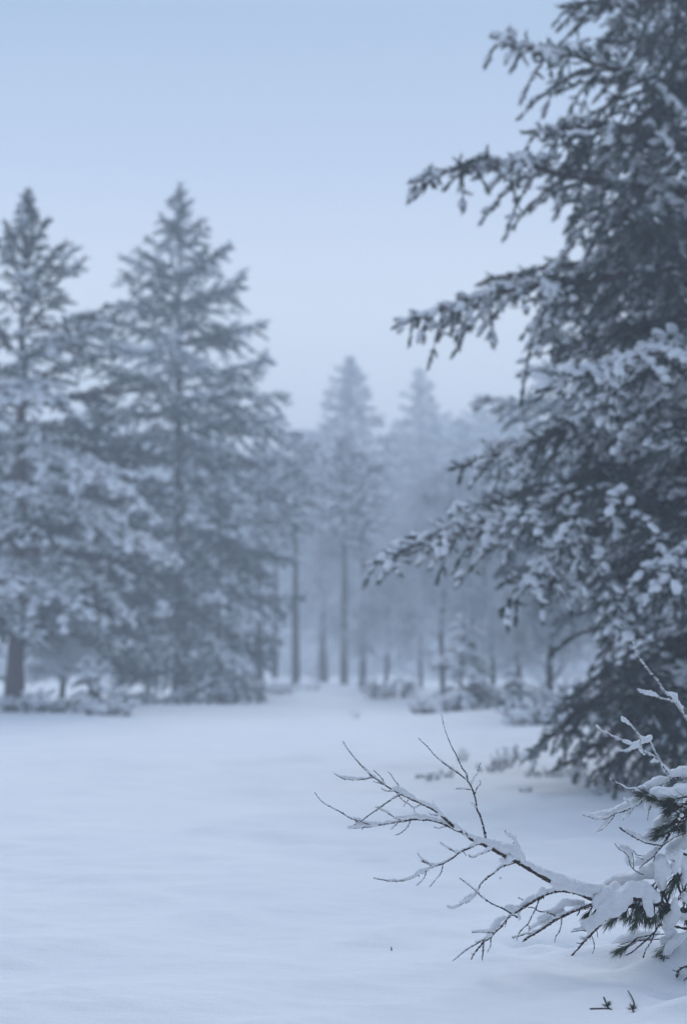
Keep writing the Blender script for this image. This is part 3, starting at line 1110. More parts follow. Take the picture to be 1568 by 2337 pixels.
def heather(label, u, v, h, n, wid, name='heather_tuft', frost=0.5):
    x, y = gpt(u, v)
    z0 = gz(x, y)
    t = empty(name, (x, y, z0), label, 'plant', 'frosted tufts poking through the snow')
    mb, sb = MB(), MB()
    C, D = [], []
    for i in range(n):
        az = RNG.random() * 6.283
        r = wid * math.sqrt(RNG.random()) * 0.5
        p = np.array((x + r * math.cos(az), y + r * math.sin(az), z0 - 0.02))
        d = norm(np.array((math.cos(az) * 0.35, math.sin(az) * 0.35, 1.0)) + 0.12 * RNG.normal(size=3))
        l = h * (0.45 + 0.6 * RNG.random())
        P = np.array([p + d * l * q + np.array((0.02 * math.sin(q * 5 + i), 0, 0)) for q in np.linspace(0, 1, 6)])
        mb.add(*tube(P, np.linspace(0.005, 0.002, 6), 4))
        for q in range(8):
            s = 0.3 + 0.7 * RNG.random()
            a = p + d * l * s
            e = norm(d + RNG.normal(size=3) * 0.6)
            mb.add(*tube(np.array([a, a + e * 0.025]), np.array([0.004, 0.002]), 3))
            if RNG.random() < frost:
                C.append(a + e * 0.012)
                D.append(e)
    build('stems', *mb.get(), M_HEATH, t)
    if C:
        C, D = np.array(C), np.array(D)
        k = 0.6 + 0.7 * RNG.random(len(C))
        build('snow', *blobs(C, D, 0.016 * k, 0.010 * k, 0.009 * k, ICO1, 0.15), M_SNOW, t)


HT = [(1160, 1752, 0.24, 16, 0.22, 'tallest dark heather tuft left of the lowest boughs'), (1190, 1738, 0.22, 12, 0.2, 'dark heather tuft just right of the tallest tuft'),
      (1120, 1765, 0.12, 12, 0.2, 'short heather tuft left of the tallest tuft'), (1235, 1770, 0.12, 16, 0.3, 'low heather tuft touching the lowest bough tip'),
      (1290, 1778, 0.12, 16, 0.3, 'low heather tuft under the lowest boughs'), (1340, 1790, 0.10, 14, 0.3, 'ragged heather tuft under the boughs, third from the bough tip'),
      (1400, 1795, 0.12, 14, 0.3, 'ragged heather tuft behind the frosted upright twigs'), (1375, 1815, 0.07, 8, 0.15, 'small dark tuft in front of the heather row'),
      (1055, 1735, 0.16, 6, 0.08, 'thin pale frosted stalks in the open snow beside the long upright twig'), (985, 1778, 0.07, 8, 0.12, 'faint low tuft behind the middle of the bare branch'),
      (955, 1775, 0.06, 6, 0.1, 'faint tuft left of the other low tuft behind the bare branch'), (1020, 1775, 0.09, 6, 0.1, 'faint tuft right behind the forked upright twig'),
      (1195, 1800, 0.04, 6, 0.08, 'tiny dark tuft alone on the snow below the tallest heather'), (812, 1642, 0.16, 5, 0.1, 'tiny far tuft in the middle of the clearing'),
      (1440, 1760, 0.2, 16, 0.3, 'bushy heather tuft behind the snowy bush at the right')]
for u, v, h, n, wd, lab in HT:
    heather(lab, u, v, h, n, wd)


# ------------------------------------------------------------------ foreground: traced in enlarged crops, placed at real depths
def cA(x, y):
    return (760 + x / 2.9037) * 0.92453, (1750 + y / 2.9037) * 0.92453


def cB(x, y):
    return (1150 + x / 2.8718) * 0.92453, (1750 + y / 2.8718) * 0.92453


def cC(x, y):
    return (1000 + x / 2.2529) * 0.92453, (1400 + y / 2.2529) * 0.92453


def cD(x, y):
    return (1396 + x / 5.193) * 0.92453, (2050 + y / 5.193) * 0.92453


def cE(x, y):
    return (1396 + x / 5.2267) * 0.92453, (1750 + y / 5.2267) * 0.92453


CV = dict(A=cA, B=cB, C=cC, D=cD, E=cE)


def depth0(u, v):
    """depth of the bush's middle plane: the branch leans toward the camera to the left and its lower twigs touch the snow behind"""
    return 4.62 + (u - 720) / 850 * 0.20 + max(0.0, v - 1950) / 240 * 0.19


class Spray:
    """a branching thing: traced paths, each rooted on the nearest earlier one"""
    def __init__(self):
        self.paths = []

    def add(self, c, pts, r0, r1, dev=0.0, snow=1.0, root='auto'):
        px = np.array([CV[c](*p) if isinstance(p, tuple) else p for p in pts])
        if self.paths and root == 'auto':
            allp = np.vstack([q['px'] for q in self.paths])
            d0 = np.min(np.linalg.norm(allp - px[0], axis=1))
            d1 = np.min(np.linalg.norm(allp - px[-1], axis=1))
            if d1 < d0:
                px = px[::-1]
        elif root == 'last':
            px = px[::-1]
        yr = depth0(*px[0])
        if self.paths:
            best, by = 1e9, yr
            for q in self.paths:
                d = np.linalg.norm(q['px'] - px[0], axis=1)
                if d.min() < best:
                    best, by = d.min(), q['P'][d.argmin()][1]
            if best < 60:
                yr = by
        seg = np.concatenate([[0], np.cumsum(np.linalg.norm(np.diff(px, axis=0), axis=1))])
        s = seg / seg[-1]
        P = []
        for (u, v), t in zip(px, s):
            Y = yr + (depth0(u, v) - depth0(*px[0])) * 1.0 + dev * t
            P.append(at(u, v, Y))
        Q, R, L = resample(P, r0 + (r1 - r0) * s, 0.004)
        # buds and knobs
        R = R * (1 + 0.08 * RNG.normal(size=len(R)))
        Q = Q + RNG.normal(size=Q.shape) * min(0.0005, r0 * 0.2)
        nb = int(L / 0.022)
        for _ in range(nb):
            i = int(RNG.integers(0, len(R)))
            R[i] *= 1.45
        self.paths.append(dict(px=px, P=np.array(P), Q=Q, R=R, L=L, snow=snow, r0=r0))
        return self.paths[-1]


def knobs(mb, Q, R, dens):
    """short spur buds along a twig"""
    T = norm(np.gradient(Q, axis=0))
    n = int(dens * len(Q))
    for _ in range(n):
        i = int(RNG.integers(1, len(Q) - 1))
        e = norm(T[i] * 0.5 + RNG.normal(size=3) * 0.7)
        l = R[i] * 0.8 + 0.0015 + 0.003 * RNG.random()
        a = Q[i]
        mb.add(*tube(np.array([a, a + e * l * 0.6, a + e * (l + R[i])]), np.array([R[i] * 0.7, R[i] * 0.55 + 0.0003, 0.0003]), 5))


def metablob(centres, radii, voxel, zs=1.0, smooth=3, amp=0.0015, freq=45.0, amp2=0.0, freq2=14.0):
    """union of balls remeshed to one skin"""
    C = np.asarray(centres, float)
    R = np.asarray(radii, float)
    T, F = ICO2
    n = len(C)
    V = C[:, None] + T[None] * R[:, None, None] * np.array((1, 1, zs))
    FF = (F[None] + (np.arange(n) * len(T))[:, None, None]).reshape(-1, 3)
    tmp = build('tmp', V.reshape(-1, 3), FF, M_SNOW_NEAR)
    md = tmp.modifiers.new('r', 'REMESH')
    md.mode = 'VOXEL'
    md.voxel_size = voxel
    sm = tmp.modifiers.new('s', 'SMOOTH')
    sm.iterations = smooth
    sm.factor = 0.6
    dg = bpy.context.evaluated_depsgraph_get()
    ev = tmp.evaluated_get(dg)
    me = ev.to_mesh()
    nv = len(me.vertices)
    W = np.empty(nv * 3, np.float32)
    me.vertices.foreach_get('co', W)
    N = np.empty(nv * 3, np.float32)
    me.vertices.foreach_get('normal', N)
    W, N = W.reshape(-1, 3), N.reshape(-1, 3)
    nf = len(me.polygons)
    G = np.empty(len(me.loops), np.int32)
    me.loops.foreach_get('vertex_index', G)
    G = G.reshape(nf, 4) if len(G) == nf * 4 else None
    assert G is not None
    ev.to_mesh_clear()
    bpy.data.objects.remove(tmp, do_unlink=True)
    dd = np.array([amp * noise.noise(Vector(p) * freq) + amp * 0.6 * noise.noise(Vector(p) * freq * 2.7) + amp2 * noise.noise(Vector(p) * freq2) for p in W.tolist()], np.float32)
    return W + N * dd[:, None], G


def twig_snow(paths, thick=1.0):
    C, R = [], []
    for q in paths:
        if q['snow'] <= 0:
            continue
        Q, r = q['Q'], q['R']
        T = norm(np.gradient(Q, axis=0))
        hor = np.sqrt(np.clip(1 - T[:, 2] ** 2, 0, 1))
        s = np.arange(len(Q)) * 0.004
        ph = RNG.random() * 10
        wob = 0.85 + 0.22 * np.sin(s * 60 + ph) + 0.32 * np.sin(s * 23 + ph * 2) + 0.08 * np.sin(s * 140 + ph)
        base = 0.0031 + r * 0.80
        t = base * wob * (hor ** 1.6) * q['snow'] * thick
        k = t > 0.0014
        t = np.maximum(t, 0.0016)
        c = Q.copy()
        c[:, 2] += r * 0.55 + t * 0.75
        C.append(c[k])
        R.append(t[k])
        big = k & (t > 0.004)
        c2 = Q[big].copy()
        c2[:, 2] += r[big] * 0.6 + t[big] * 1.25
        C.append(c2)
        R.append(t[big] * 0.72)
    return np.concatenate(C), np.concatenate(R)


def rime(paths, dens):
    """tiny crystals stuck to the twigs"""
    C = []
    for q in paths:
        Q, r = q['Q'], q['R']
        n = int(len(Q) * dens)
        i = RNG.integers(0, len(Q), n)
        e = norm(RNG.normal(size=(n, 3)) + np.array((0, 0, 0.4)))
        C.append(Q[i] + e * (r[i] * 0.9 + 0.0006)[:, None])
    C = np.concatenate(C)
    n = len(C)
    k = 0.0009 + 0.0014 * RNG.random(n)
    return blobs(C, norm(RNG.normal(size=(n, 3))), k * 1.4, k, k, ICO1, 0.3)


def quads_to_tris(F):
    return np.vstack([F[:, [0, 1, 2]], F[:, [0, 2, 3]]])


def finish_spray(name, label, cat, group, sp, loc, blobs_extra=(), voxel=0.0019, thick=1.0, rime_d=0.5, stem_mat=None, nstem=1, knob=0.12):
    t = empty(name, loc, label, cat, group)
    for k, q in enumerate(sp.paths):
        mb = MB()
        mb.add(*tube(q['Q'], q['R'], 8))
        knobs(mb, q['Q'], q['R'], knob)
        build('stem' if k < nstem else 'twig', *mb.get(), stem_mat or M_BRANCH if q['r0'] > 0.0045 else M_TWIG, t)
    C, R = twig_snow(sp.paths, thick)
    if len(blobs_extra):
        C = np.vstack([C, np.array([b[0] for b in blobs_extra])])
        R = np.concatenate([R, np.array([b[1] for b in blobs_extra])])
    V, F = metablob(C, R, voxel, smooth=3, amp=0.0022, freq=110, amp2=0.0034, freq2=34)
    mb = MB()
    mb.add(V, quads_to_tris(F))
    mb.add(*rime(sp.paths, rime_d))
    build('snow', *mb.get(), M_SNOW_NEAR, t)
    return t


def chain(c, pts, dy=0.0, step=0.004, zs=1.0, spread=0.0):
    """balls along a traced line; pts (x, y, radius) in crop pixels"""
    out = []
    k = {'A': 0.3184, 'B': 0.3219, 'C': 0.4104, 'D': 0.178, 'E': 0.1769}[c]
    pp = []
    for x, y, r in pts:
        u, v = CV[c](x, y)
        Y = depth0(u, v) + dy
        pp.append((at(u, v, Y), (0.74 if c in 'AB' else 1.0) * r * k * Y / FPX))
    for (a, ra), (b, rb) in zip(pp[:-1], pp[1:]):
        n = max(1, int(np.linalg.norm(b - a) / step))
        for i in range(n + 1):
            t = i / n
            q = a + (b - a) * t + RNG.normal(size=3) * 0.0012
            rr = (ra + (rb - ra) * t) * (0.96 + 0.08 * RNG.random())
            out.append((q, rr))
    return out


# --- the bare fallen branch
sp = Spray()
A, B = 'A', 'B'
mainpx = [cB(1330, 1420), cB(1180, 1400), cB(1010, 1362), cB(900, 1345), cB(760, 1290), cB(600, 1225), cB(480, 1155), cB(360, 1085), cB(270, 1040), cB(150, 975), cB(60, 935), cB(0, 892)] + \
    [cA(*p) for p in ((1080, 872), (1010, 815), (960, 770), (900, 725), (820, 685), (700, 630), (610, 585), (540, 540), (480, 500), (465, 495), (380, 510), (265, 505), (190, 468))]
sp.add(A, [np.array(q_) for q_ in mainpx], 0.0105, 0.0011, root='first', snow=1.15)
R0 = sp.paths[0]
# taper: slow along the thick part, thin beyond
m = len(R0['R'])
tt = np.linspace(0, 1, m)
R0['R'] = np.interp(tt, [0, 0.35, 0.6, 0.72, 0.85, 1.0], [0.0092, 0.0080, 0.0064, 0.0040, 0.0024, 0.0009]) * (1 + 0.05 * RNG.normal(size=m))
LOW = [(1010, 1366), (890, 1352), (830, 1325), (740, 1297), (660, 1295), (590, 1310), (530, 1340), (470, 1375), (400, 1420), (345, 1450), (300, 1485), (270, 1525), (235, 1565), (205, 1590), (185, 1620), (150, 1645), (125, 1655)]
sp.add(B, LOW, 0.0072, 0.0018, dev=-0.03, snow=1.25)
sp.add(B, [(890, 1395), (830, 1415), (770, 1435), (715, 1460), (650, 1490), (590, 1530), (540, 1565), (490, 1595), (440, 1625), (410, 1650)], 0.0056, 0.0035, dev=0.06, snow=0.9)
TW = [
    (A, [(250, 235), (270, 265), (300, 312), (345, 365), (385, 410), (440, 468), (480, 500)], 1.9, 0.9, -0.05, 0.8),
    (A, [(470, 440), (500, 470), (530, 500), (550, 540)], 1.5, 0.9, 0.03, 0.6),
    (A, [(475, 525), (510, 535), (545, 548)], 1.2, 0.8, -0.02, 0.7),
    (A, [(572, 450), (600, 480), (618, 510), (640, 540), (690, 610)], 1.6, 0.8, 0.05, 1.0),
    (A, [(525, 575), (560, 592), (610, 590)], 1.2, 0.7, -0.02, 1.1),
    (A, [(678, 568), (690, 595), (700, 622)], 1.3, 0.8, 0.02, 0.8),
    (A, [(895, 665), (898, 695), (910, 722)], 1.4, 0.9, 0.02, 1.0),
    (A, [(330, 835), (380, 810), (440, 765), (510, 715), (560, 680), (610, 645), (660, 620), (690, 625)], 2.0, 1.2, -0.06, 0.6),
    (A, [(1080, 880), (1030, 855), (970, 828), (900, 805), (830, 797), (760, 797), (690, 808), (600, 822), (520, 835), (460, 848), (370, 855), (295, 863)], 3.3, 1.2, 0.10, 1.35),
    (A, [(48, 600), (75, 640), (115, 680), (175, 712), (240, 745), (290, 780), (350, 803), (410, 822), (465, 830), (530, 832)], 2.3, 0.8, 0.05, 0.95),
    (A, [(485, 710), (530, 730), (570, 750), (610, 775), (635, 790), (680, 806)], 1.4, 0.8, -0.03, 1.0),
    (A, [(640, 615), (690, 665), (730, 690), (760, 715), (765, 745)], 1.4, 0.8, 0.06, 0.6),
    (A, [(685, 705), (700, 680), (722, 652)], 1.1, 0.8, 0.02, 0.5),
    (A, [(758, 716), (800, 695), (832, 690)], 1.2, 0.9, 0.02, 0.7),
    (A, [(735, 808), (715, 850), (690, 875), (655, 900), (625, 908)], 1.5, 0.9, -0.06, 0.7),
    (A, [(645, 820), (620, 845), (595, 868)], 1.2, 0.8, -0.03, 0.5),
    (A, [(870, 757), (900, 765), (960, 767)], 1.2, 0.8, -0.03, 0.8),
    (A, [(905, 850), (935, 862), (965, 850), (995, 848)], 1.2, 0.8, -0.03, 0.9),
    (A, [(1280, 965), (1270, 900), (1250, 820), (1235, 770), (1215, 730), (1205, 670), (1190, 610), (1165, 548), (1140, 515), (1100, 480), (1050, 445), (990, 405), (940, 365), (895, 320), (860, 275), (820, 240), (790, 210)], 3.2, 0.9, 0.08, 0.85),
    (A, [(958, 40), (970, 100), (990, 170), (1015, 235), (1035, 280), (1060, 325), (1080, 370), (1100, 415), (1135, 470), (1148, 520)], 1.9, 0.8, 0.06, 0.8),
    (A, [(1140, 460), (1144, 485), (1147, 515)], 1.1, 0.8, 0.0, 0.4),
    (A, [(1168, 550), (1185, 510), (1213, 465), (1222, 430), (1238, 390)], 1.7, 0.9, 0.03, 1.4),
    (A, [(1197, 618), (1210, 575), (1238, 540), (1232, 515)], 1.5, 0.9, -0.03, 1.2),
    (A, [(1165, 582), (1115, 577), (1062, 577)], 1.4, 0.9, -0.03, 0.7),
    (A, [(1213, 720), (1185, 690), (1172, 680)], 1.2, 1.0, 0.0, 1.4),
    (A, [(1225, 970), (1160, 1000), (1110, 1020), (1075, 1042), (1035, 1075), (970, 1110), (910, 1130), (850, 1165), (790, 1195), (730, 1225), (660, 1238), (600, 1240), (540, 1230), (470, 1215)], 2.7, 1.1, -0.12, 1.15),
    (A, [(950, 965), (1000, 1000), (1040, 1022), (1075, 1042)], 1.6, 0.9, 0.02, 0.9),
    (A, [(1110, 1020), (1128, 1045), (1135, 1055)], 1.2, 0.8, 0.0, 0.4),
    (A, [(790, 1045), (820, 1085), (870, 1115), (910, 1130)], 1.5, 0.9, 0.02, 1.3),
    (A, [(812, 1095), (850, 1112), (890, 1130)], 1.3, 0.9, -0.02, 0.6),
    (A, [(850, 1165), (835, 1210), (810, 1245), (780, 1268)], 1.5, 0.9, -0.04, 0.8),
    (A, [(970, 1112), (955, 1180), (925, 1215), (895, 1255), (873, 1278)], 1.7, 0.9, -0.04, 0.8),
    (A, [(1310, 1015), (1270, 1035), (1230, 1050), (1180, 1070), (1155, 1055)], 1.6, 1.0, -0.05, 1.3),
    (A, [(1500, 1098), (1440, 1120), (1395, 1130), (1340, 1175), (1280, 1220), (1245, 1250), (1225, 1290), (1200, 1330), (1165, 1370), (1110, 1400), (1070, 1425), (1035, 1438), (1003, 1430)], 2.6, 1.1, -0.10, 1.3),
    (A, [(1090, 1218), (1130, 1250), (1200, 1305), (1250, 1355), (1310, 1395), (1360, 1420), (1405, 1440), (1500, 1500)], 2.2, 1.0, -0.05, 0.8),
    (B, [(280, 865), (290, 895), (330, 920), (355, 960), (370, 1060)], 1.6, 1.0, 0.02, 1.4),
    (B, [(335, 965), (350, 925), (360, 900)], 1.2, 0.8, 0.0, 0.8),
    (B, [(130, 1652), (90, 1700), (60, 1740), (36, 1783)], 2.6, 1.9, -0.04, 0.2),
    (B, [(128, 1655), (122, 1720), (116, 1785)], 2.2, 1.4, 0.03, 0.2),
    (B, [(60, 1740), (45, 1745), (38, 1740)], 1.4, 1.0, 0.0, 0.2),
    (A, [(1270, 1655), (1215, 1685), (1140, 1730), (1090, 1770), (1040, 1812)], 1.9, 1.0, -0.07, 0.7),
    (B, [(178, 1630), (172, 1690), (155, 1725)], 1.6, 1.0, 0.03, 0.3),
    (B, [(45, 1590), (90, 1588), (150, 1590), (200, 1592)], 1.6, 1.0, -0.03, 1.3),
    (B, [(290, 1505), (285, 1520), (278, 1552)], 1.5, 1.0, 0.0, 0.3),
    (B, [(520, 1350), (500, 1410), (470, 1470), (440, 1530), (400, 1565), (370, 1610), (360, 1645)], 2.0, 1.1, -0.03, 0.5),
    (B, [(440, 1530), (455, 1560), (445, 1585)], 1.1, 0.8, 0.0, 0.4),
    (B, [(440, 1410), (480, 1415), (520, 1440), (570, 1445), (620, 1465), (652, 1485)], 2.0, 1.2, 0.03, 0.6),
    (B, [(680, 1480), (675, 1540), (660, 1590), (640, 1615), (630, 1660)], 1.7, 1.1, -0.03, 0.3),
    (B, [(805, 1425), (800, 1450), (790, 1470)], 1.5, 1.0, 0.0, 0.5),
    (B, [(330, 1630), (380, 1615), (430, 1600), (480, 1598)], 1.7, 1.0, 0.0, 0.8),
    (B, [(405, 1655), (430, 1640), (440, 1627)], 1.8, 1.2, 0.0, 0.2),
    (B, [(372, 1343), (405, 1360), (440, 1390)], 1.4, 1.2, -0.02, 0.4),
]
for c, pts, a, b, dv, sn in TW:
    sp.add(c, pts, a * 1.12 / 1000, b / 1000, dev=dv, snow=sn)
EXB = []
EXB += chain('B', [(140, 935, 18), (200, 955, 34), (290, 985, 44), (350, 1010, 50), (400, 1060, 34)])
EXB += chain('B', [(250, 1075, 24), (280, 1085, 32), (310, 1065, 34), (350, 1050, 28)], -0.012)
EXB += chain('B', [(400, 1080, 24), (480, 1125, 28), (560, 1160, 34), (640, 1200, 44), (720, 1225, 48), (800, 1260, 46), (880, 1280, 48), (960, 1280, 50)])
EXB += chain('B', [(620, 1240, 34), (700, 1262, 38), (800, 1290, 36), (880, 1310, 36)], -0.01)
EXB += chain('B', [(290, 885, 12), (320, 895, 18), (345, 920, 16), (365, 960, 16), (375, 990, 20)])
EXB += chain('B', [(330, 1400, 18), (290, 1410, 22), (340, 1420, 34), (385, 1415, 28)])
EXB += chain('B', [(375, 1440, 20), (375, 1480, 14), (374, 1505, 9)], -0.01)
EXB += chain('B', [(270, 1480, 22), (225, 1510, 34), (195, 1560, 32), (165, 1600, 22), (150, 1630, 20), (70, 1660, 12)])
EXB += chain('B', [(400, 1390, 22), (460, 1345, 24), (530, 1310, 24), (600, 1290, 22)])
EXB += chain('B', [(520, 1490, 22), (590, 1450, 34), (660, 1410, 44), (700, 1370, 34), (760, 1380, 38), (830, 1380, 24)], 0.05)
EXB += chain('B', [(450, 1560, 18), (520, 1520, 24), (590, 1490, 24)], 0.05)
EXB += chain('B', [(560, 1440, 12), (620, 1430, 26), (680, 1440, 28)], 0.04)
EXB += chain('A', [(1150, 1380, 16), (1180, 1345, 22), (1210, 1320, 18)], -0.05)
EXB += chain('A', [(1090, 1395, 14), (1130, 1370, 22), (1170, 1335, 20)], -0.05)
EXB += chain('A', [(1110, 895, 18), (1180, 920, 26), (1230, 935, 26), (1330, 960, 30)])
EXB += chain('A', [(600, 570, 14), (640, 570, 22), (690, 590, 22), (760, 630, 18)])
EXB += chain('A', [(620, 780, 12), (700, 778, 18), (780, 765, 22), (850, 775, 18), (920, 790, 15)], 0.04)
EXB += chain('A', [(1055, 1020, 12), (1085, 1025, 16), (1110, 1015, 12)], -0.04)
finish_spray('fallen_branch', 'large bare leafless branch topped with snow, reaching left over the open snow', 'branch', None, sp,
             (0.95, 4.85, 0.05), EXB, rime_d=1.0, thick=0.92)

# --- frosted upright twigs and thin leafless sprays at the right edge
su = Spray()
su.add('B', [(1900, 640), (1700, 520), (1568, 490), (1530, 487), (1480, 490), (1455, 500), (1420, 535), (1390, 562)], 0.0042, 0.0016, root='first', snow=1.0)
UW = [
    ('B', [(1455, 490), (1410, 430), (1380, 395), (1340, 345), (1290, 320), (1240, 285), (1190, 265), (1130, 240), (1070, 210), (1010, 180), (960, 155), (928, 132)], 2.4, 1.1, -0.12, 0.9),
    ('B', [(1450, 480), (1400, 410), (1360, 340), (1330, 280), (1310, 235), (1298, 195)], 2.0, 1.2, 0.08, 0.9),
    ('B', [(1245, 290), (1240, 240), (1235, 205), (1215, 170), (1180, 130), (1140, 95), (1108, 72)], 1.8, 1.0, 0.05, 1.2),
    ('B', [(1200, 285), (1130, 300), (1070, 290)], 1.6, 1.1, -0.05, 1.3),
    ('B', [(1560, 510), (1510, 530), (1485, 545)], 1.2, 0.9, 0.0, 0.8),
    ('C', [(1700, 1030), (1640, 940), (1568, 850), (1530, 790), (1490, 735), (1440, 690), (1400, 630), (1360, 580), (1320, 530), (1290, 480), (1275, 440), (1268, 396)], 3.0, 1.1, -0.06, 1.0),
    ('C', [(1500, 752), (1440, 735), (1370, 715), (1330, 705), (1296, 684)], 1.8, 1.1, -0.04, 1.5),
]
for c, pts, a, b, dv, sn in UW:
    su.add(c, pts, a / 1000, b / 1000, dev=dv, snow=sn)
EXU = []
EXU += chain('E', [(860, 470, 26), (920, 460, 34), (990, 410, 40), (1060, 400, 40), (1090, 360, 22)])
EXU += chain('E', [(960, 360, 22), (1000, 380, 26)])
EXU += chain('E', [(400, 235, 20), (430, 250, 14)]) + chain('E', [(735, 150, 18), (790, 180, 14), (830, 210, 14)])
EXU += chain('E', [(1250, 720, 24), (1300, 800, 34), (1360, 840, 44), (1430, 830, 44), (1500, 800, 54), (1568, 800, 64), (1700, 850, 70)])
EXU += chain('E', [(870, 1060, 18), (950, 1040, 36), (1050, 1000, 42), (1150, 950, 52), (1230, 920, 52), (1310, 920, 40)], 0.02)
EXU += chain('E', [(960, 530, 20), (1010, 580, 18)]) + chain('E', [(1110, 690, 20), (1150, 670, 24), (1190, 680, 20)])
EXU += chain('C', [(1470, 700, 9), (1500, 715, 16), (1510, 745, 14), (1540, 785, 12)]) + chain('C', [(1300, 690, 9), (1310, 695, 11)])
finish_spray('frosted_twigs', 'upright rime-crusted bare twigs rising at the right edge above the snowy pine bush', 'branch', None, su,
             (1.35, 4.8, 0.3), EXU, rime_d=5.0, nstem=1)

sv = Spray()
sv.add('B', [(1800, 760), (1500, 690), (1290, 640), (1230, 680), (1190, 695), (1130, 725), (1060, 745), (1000, 780), (930, 785), (880, 770), (830, 755)], 0.0032, 0.0011, root='first', snow=1.2)
VW = [
    ('B', [(1290, 628), (1240, 600), (1190, 575), (1150, 572), (1100, 545), (1050, 515), (1015, 488)], 2.2, 1.1, -0.08, 0.7),
    ('B', [(1055, 755), (1020, 805), (970, 855), (915, 880)], 1.7, 1.0, -0.05, 0.9),
    ('B', [(1127, 643), (1160, 670), (1195, 692)], 1.5, 1.0, 0.0, 1.0),
    ('B', [(1190, 697), (1160, 750), (1115, 790)], 1.4, 0.9, -0.04, 1.0),
    ('B', [(1312, 690), (1295, 740), (1288, 795)], 1.3, 1.0, -0.05, 0.3),
    ('B', [(1800, 880), (1600, 880), (1500, 905), (1440, 940), (1390, 972), (1330, 965), (1270, 950), (1200, 915), (1140, 880), (1088, 845)], 2.8, 1.2, -0.03, 0.9),
    ('B', [(1445, 880), (1410, 950), (1370, 1000), (1330, 1050), (1280, 1090), (1230, 1132)], 2.0, 1.4, 0.05, 0.8),
    ('B', [(1055, 958), (1090, 1000), (1130, 1025), (1155, 1060), (1165, 1110), (1200, 1150), (1260, 1180)], 1.7, 1.0, 0.0, 0.6),
    ('B', [(1180, 1020), (1188, 1080), (1190, 1135)], 1.3, 1.0, -0.03, 0.2),
    ('B', [(1187, 1005), (1215, 1040), (1270, 1046)], 1.2, 0.9, -0.03, 0.3),
    ('B', [(1200, 1050), (1230, 1062), (1262, 1072)], 1.2, 0.9, -0.03, 0.1),
    ('B', [(1340, 1035), (1338, 1065), (1332, 1090)], 1.3, 1.0, -0.02, 0.2),
]
for c, pts, a, b, dv, sn in VW:
    sv.add(c, pts, a / 1000, b / 1000, dev=dv, snow=sn)
EXV = []
EXV += chain('E', [(215, 1355, 20), (300, 1375, 26), (400, 1375, 34), (520, 1350, 44), (610, 1330, 40), (700, 1280, 44), (800, 1240, 44), (900, 1180, 50), (1000, 1150, 50)], 0.03)
EXV += chain('E', [(500, 1440, 26), (560, 1400, 30)], 0.01) + chain('E', [(420, 1575, 16), (480, 1520, 26), (540, 1470, 26)], 0.01)
EXV += chain('E', [(750, 1430, 18), (790, 1390, 28), (820, 1350, 24)], 0.01)
EXV += chain('E', [(790, 1570, 20), (880, 1620, 26), (960, 1670, 30), (1040, 1680, 44), (1090, 1650, 52), (1095, 1600, 34)], 0.01)
EXV += chain('D', [(690, 210, 26), (760, 240, 46), (830, 270, 44), (800, 370, 44), (830, 430, 30)], 0.02)
EXV += chain('D', [(900, 420, 44), (1000, 380, 50), (1100, 310, 54), (1170, 240, 34)], 0.05)
finish_spray('frosted_twigs', 'thin leafless twigs with pads of snow between the upright twigs and the fallen branch', 'branch', None, sv,
             (1.35, 4.8, 0.2), EXV, rime_d=0.5)


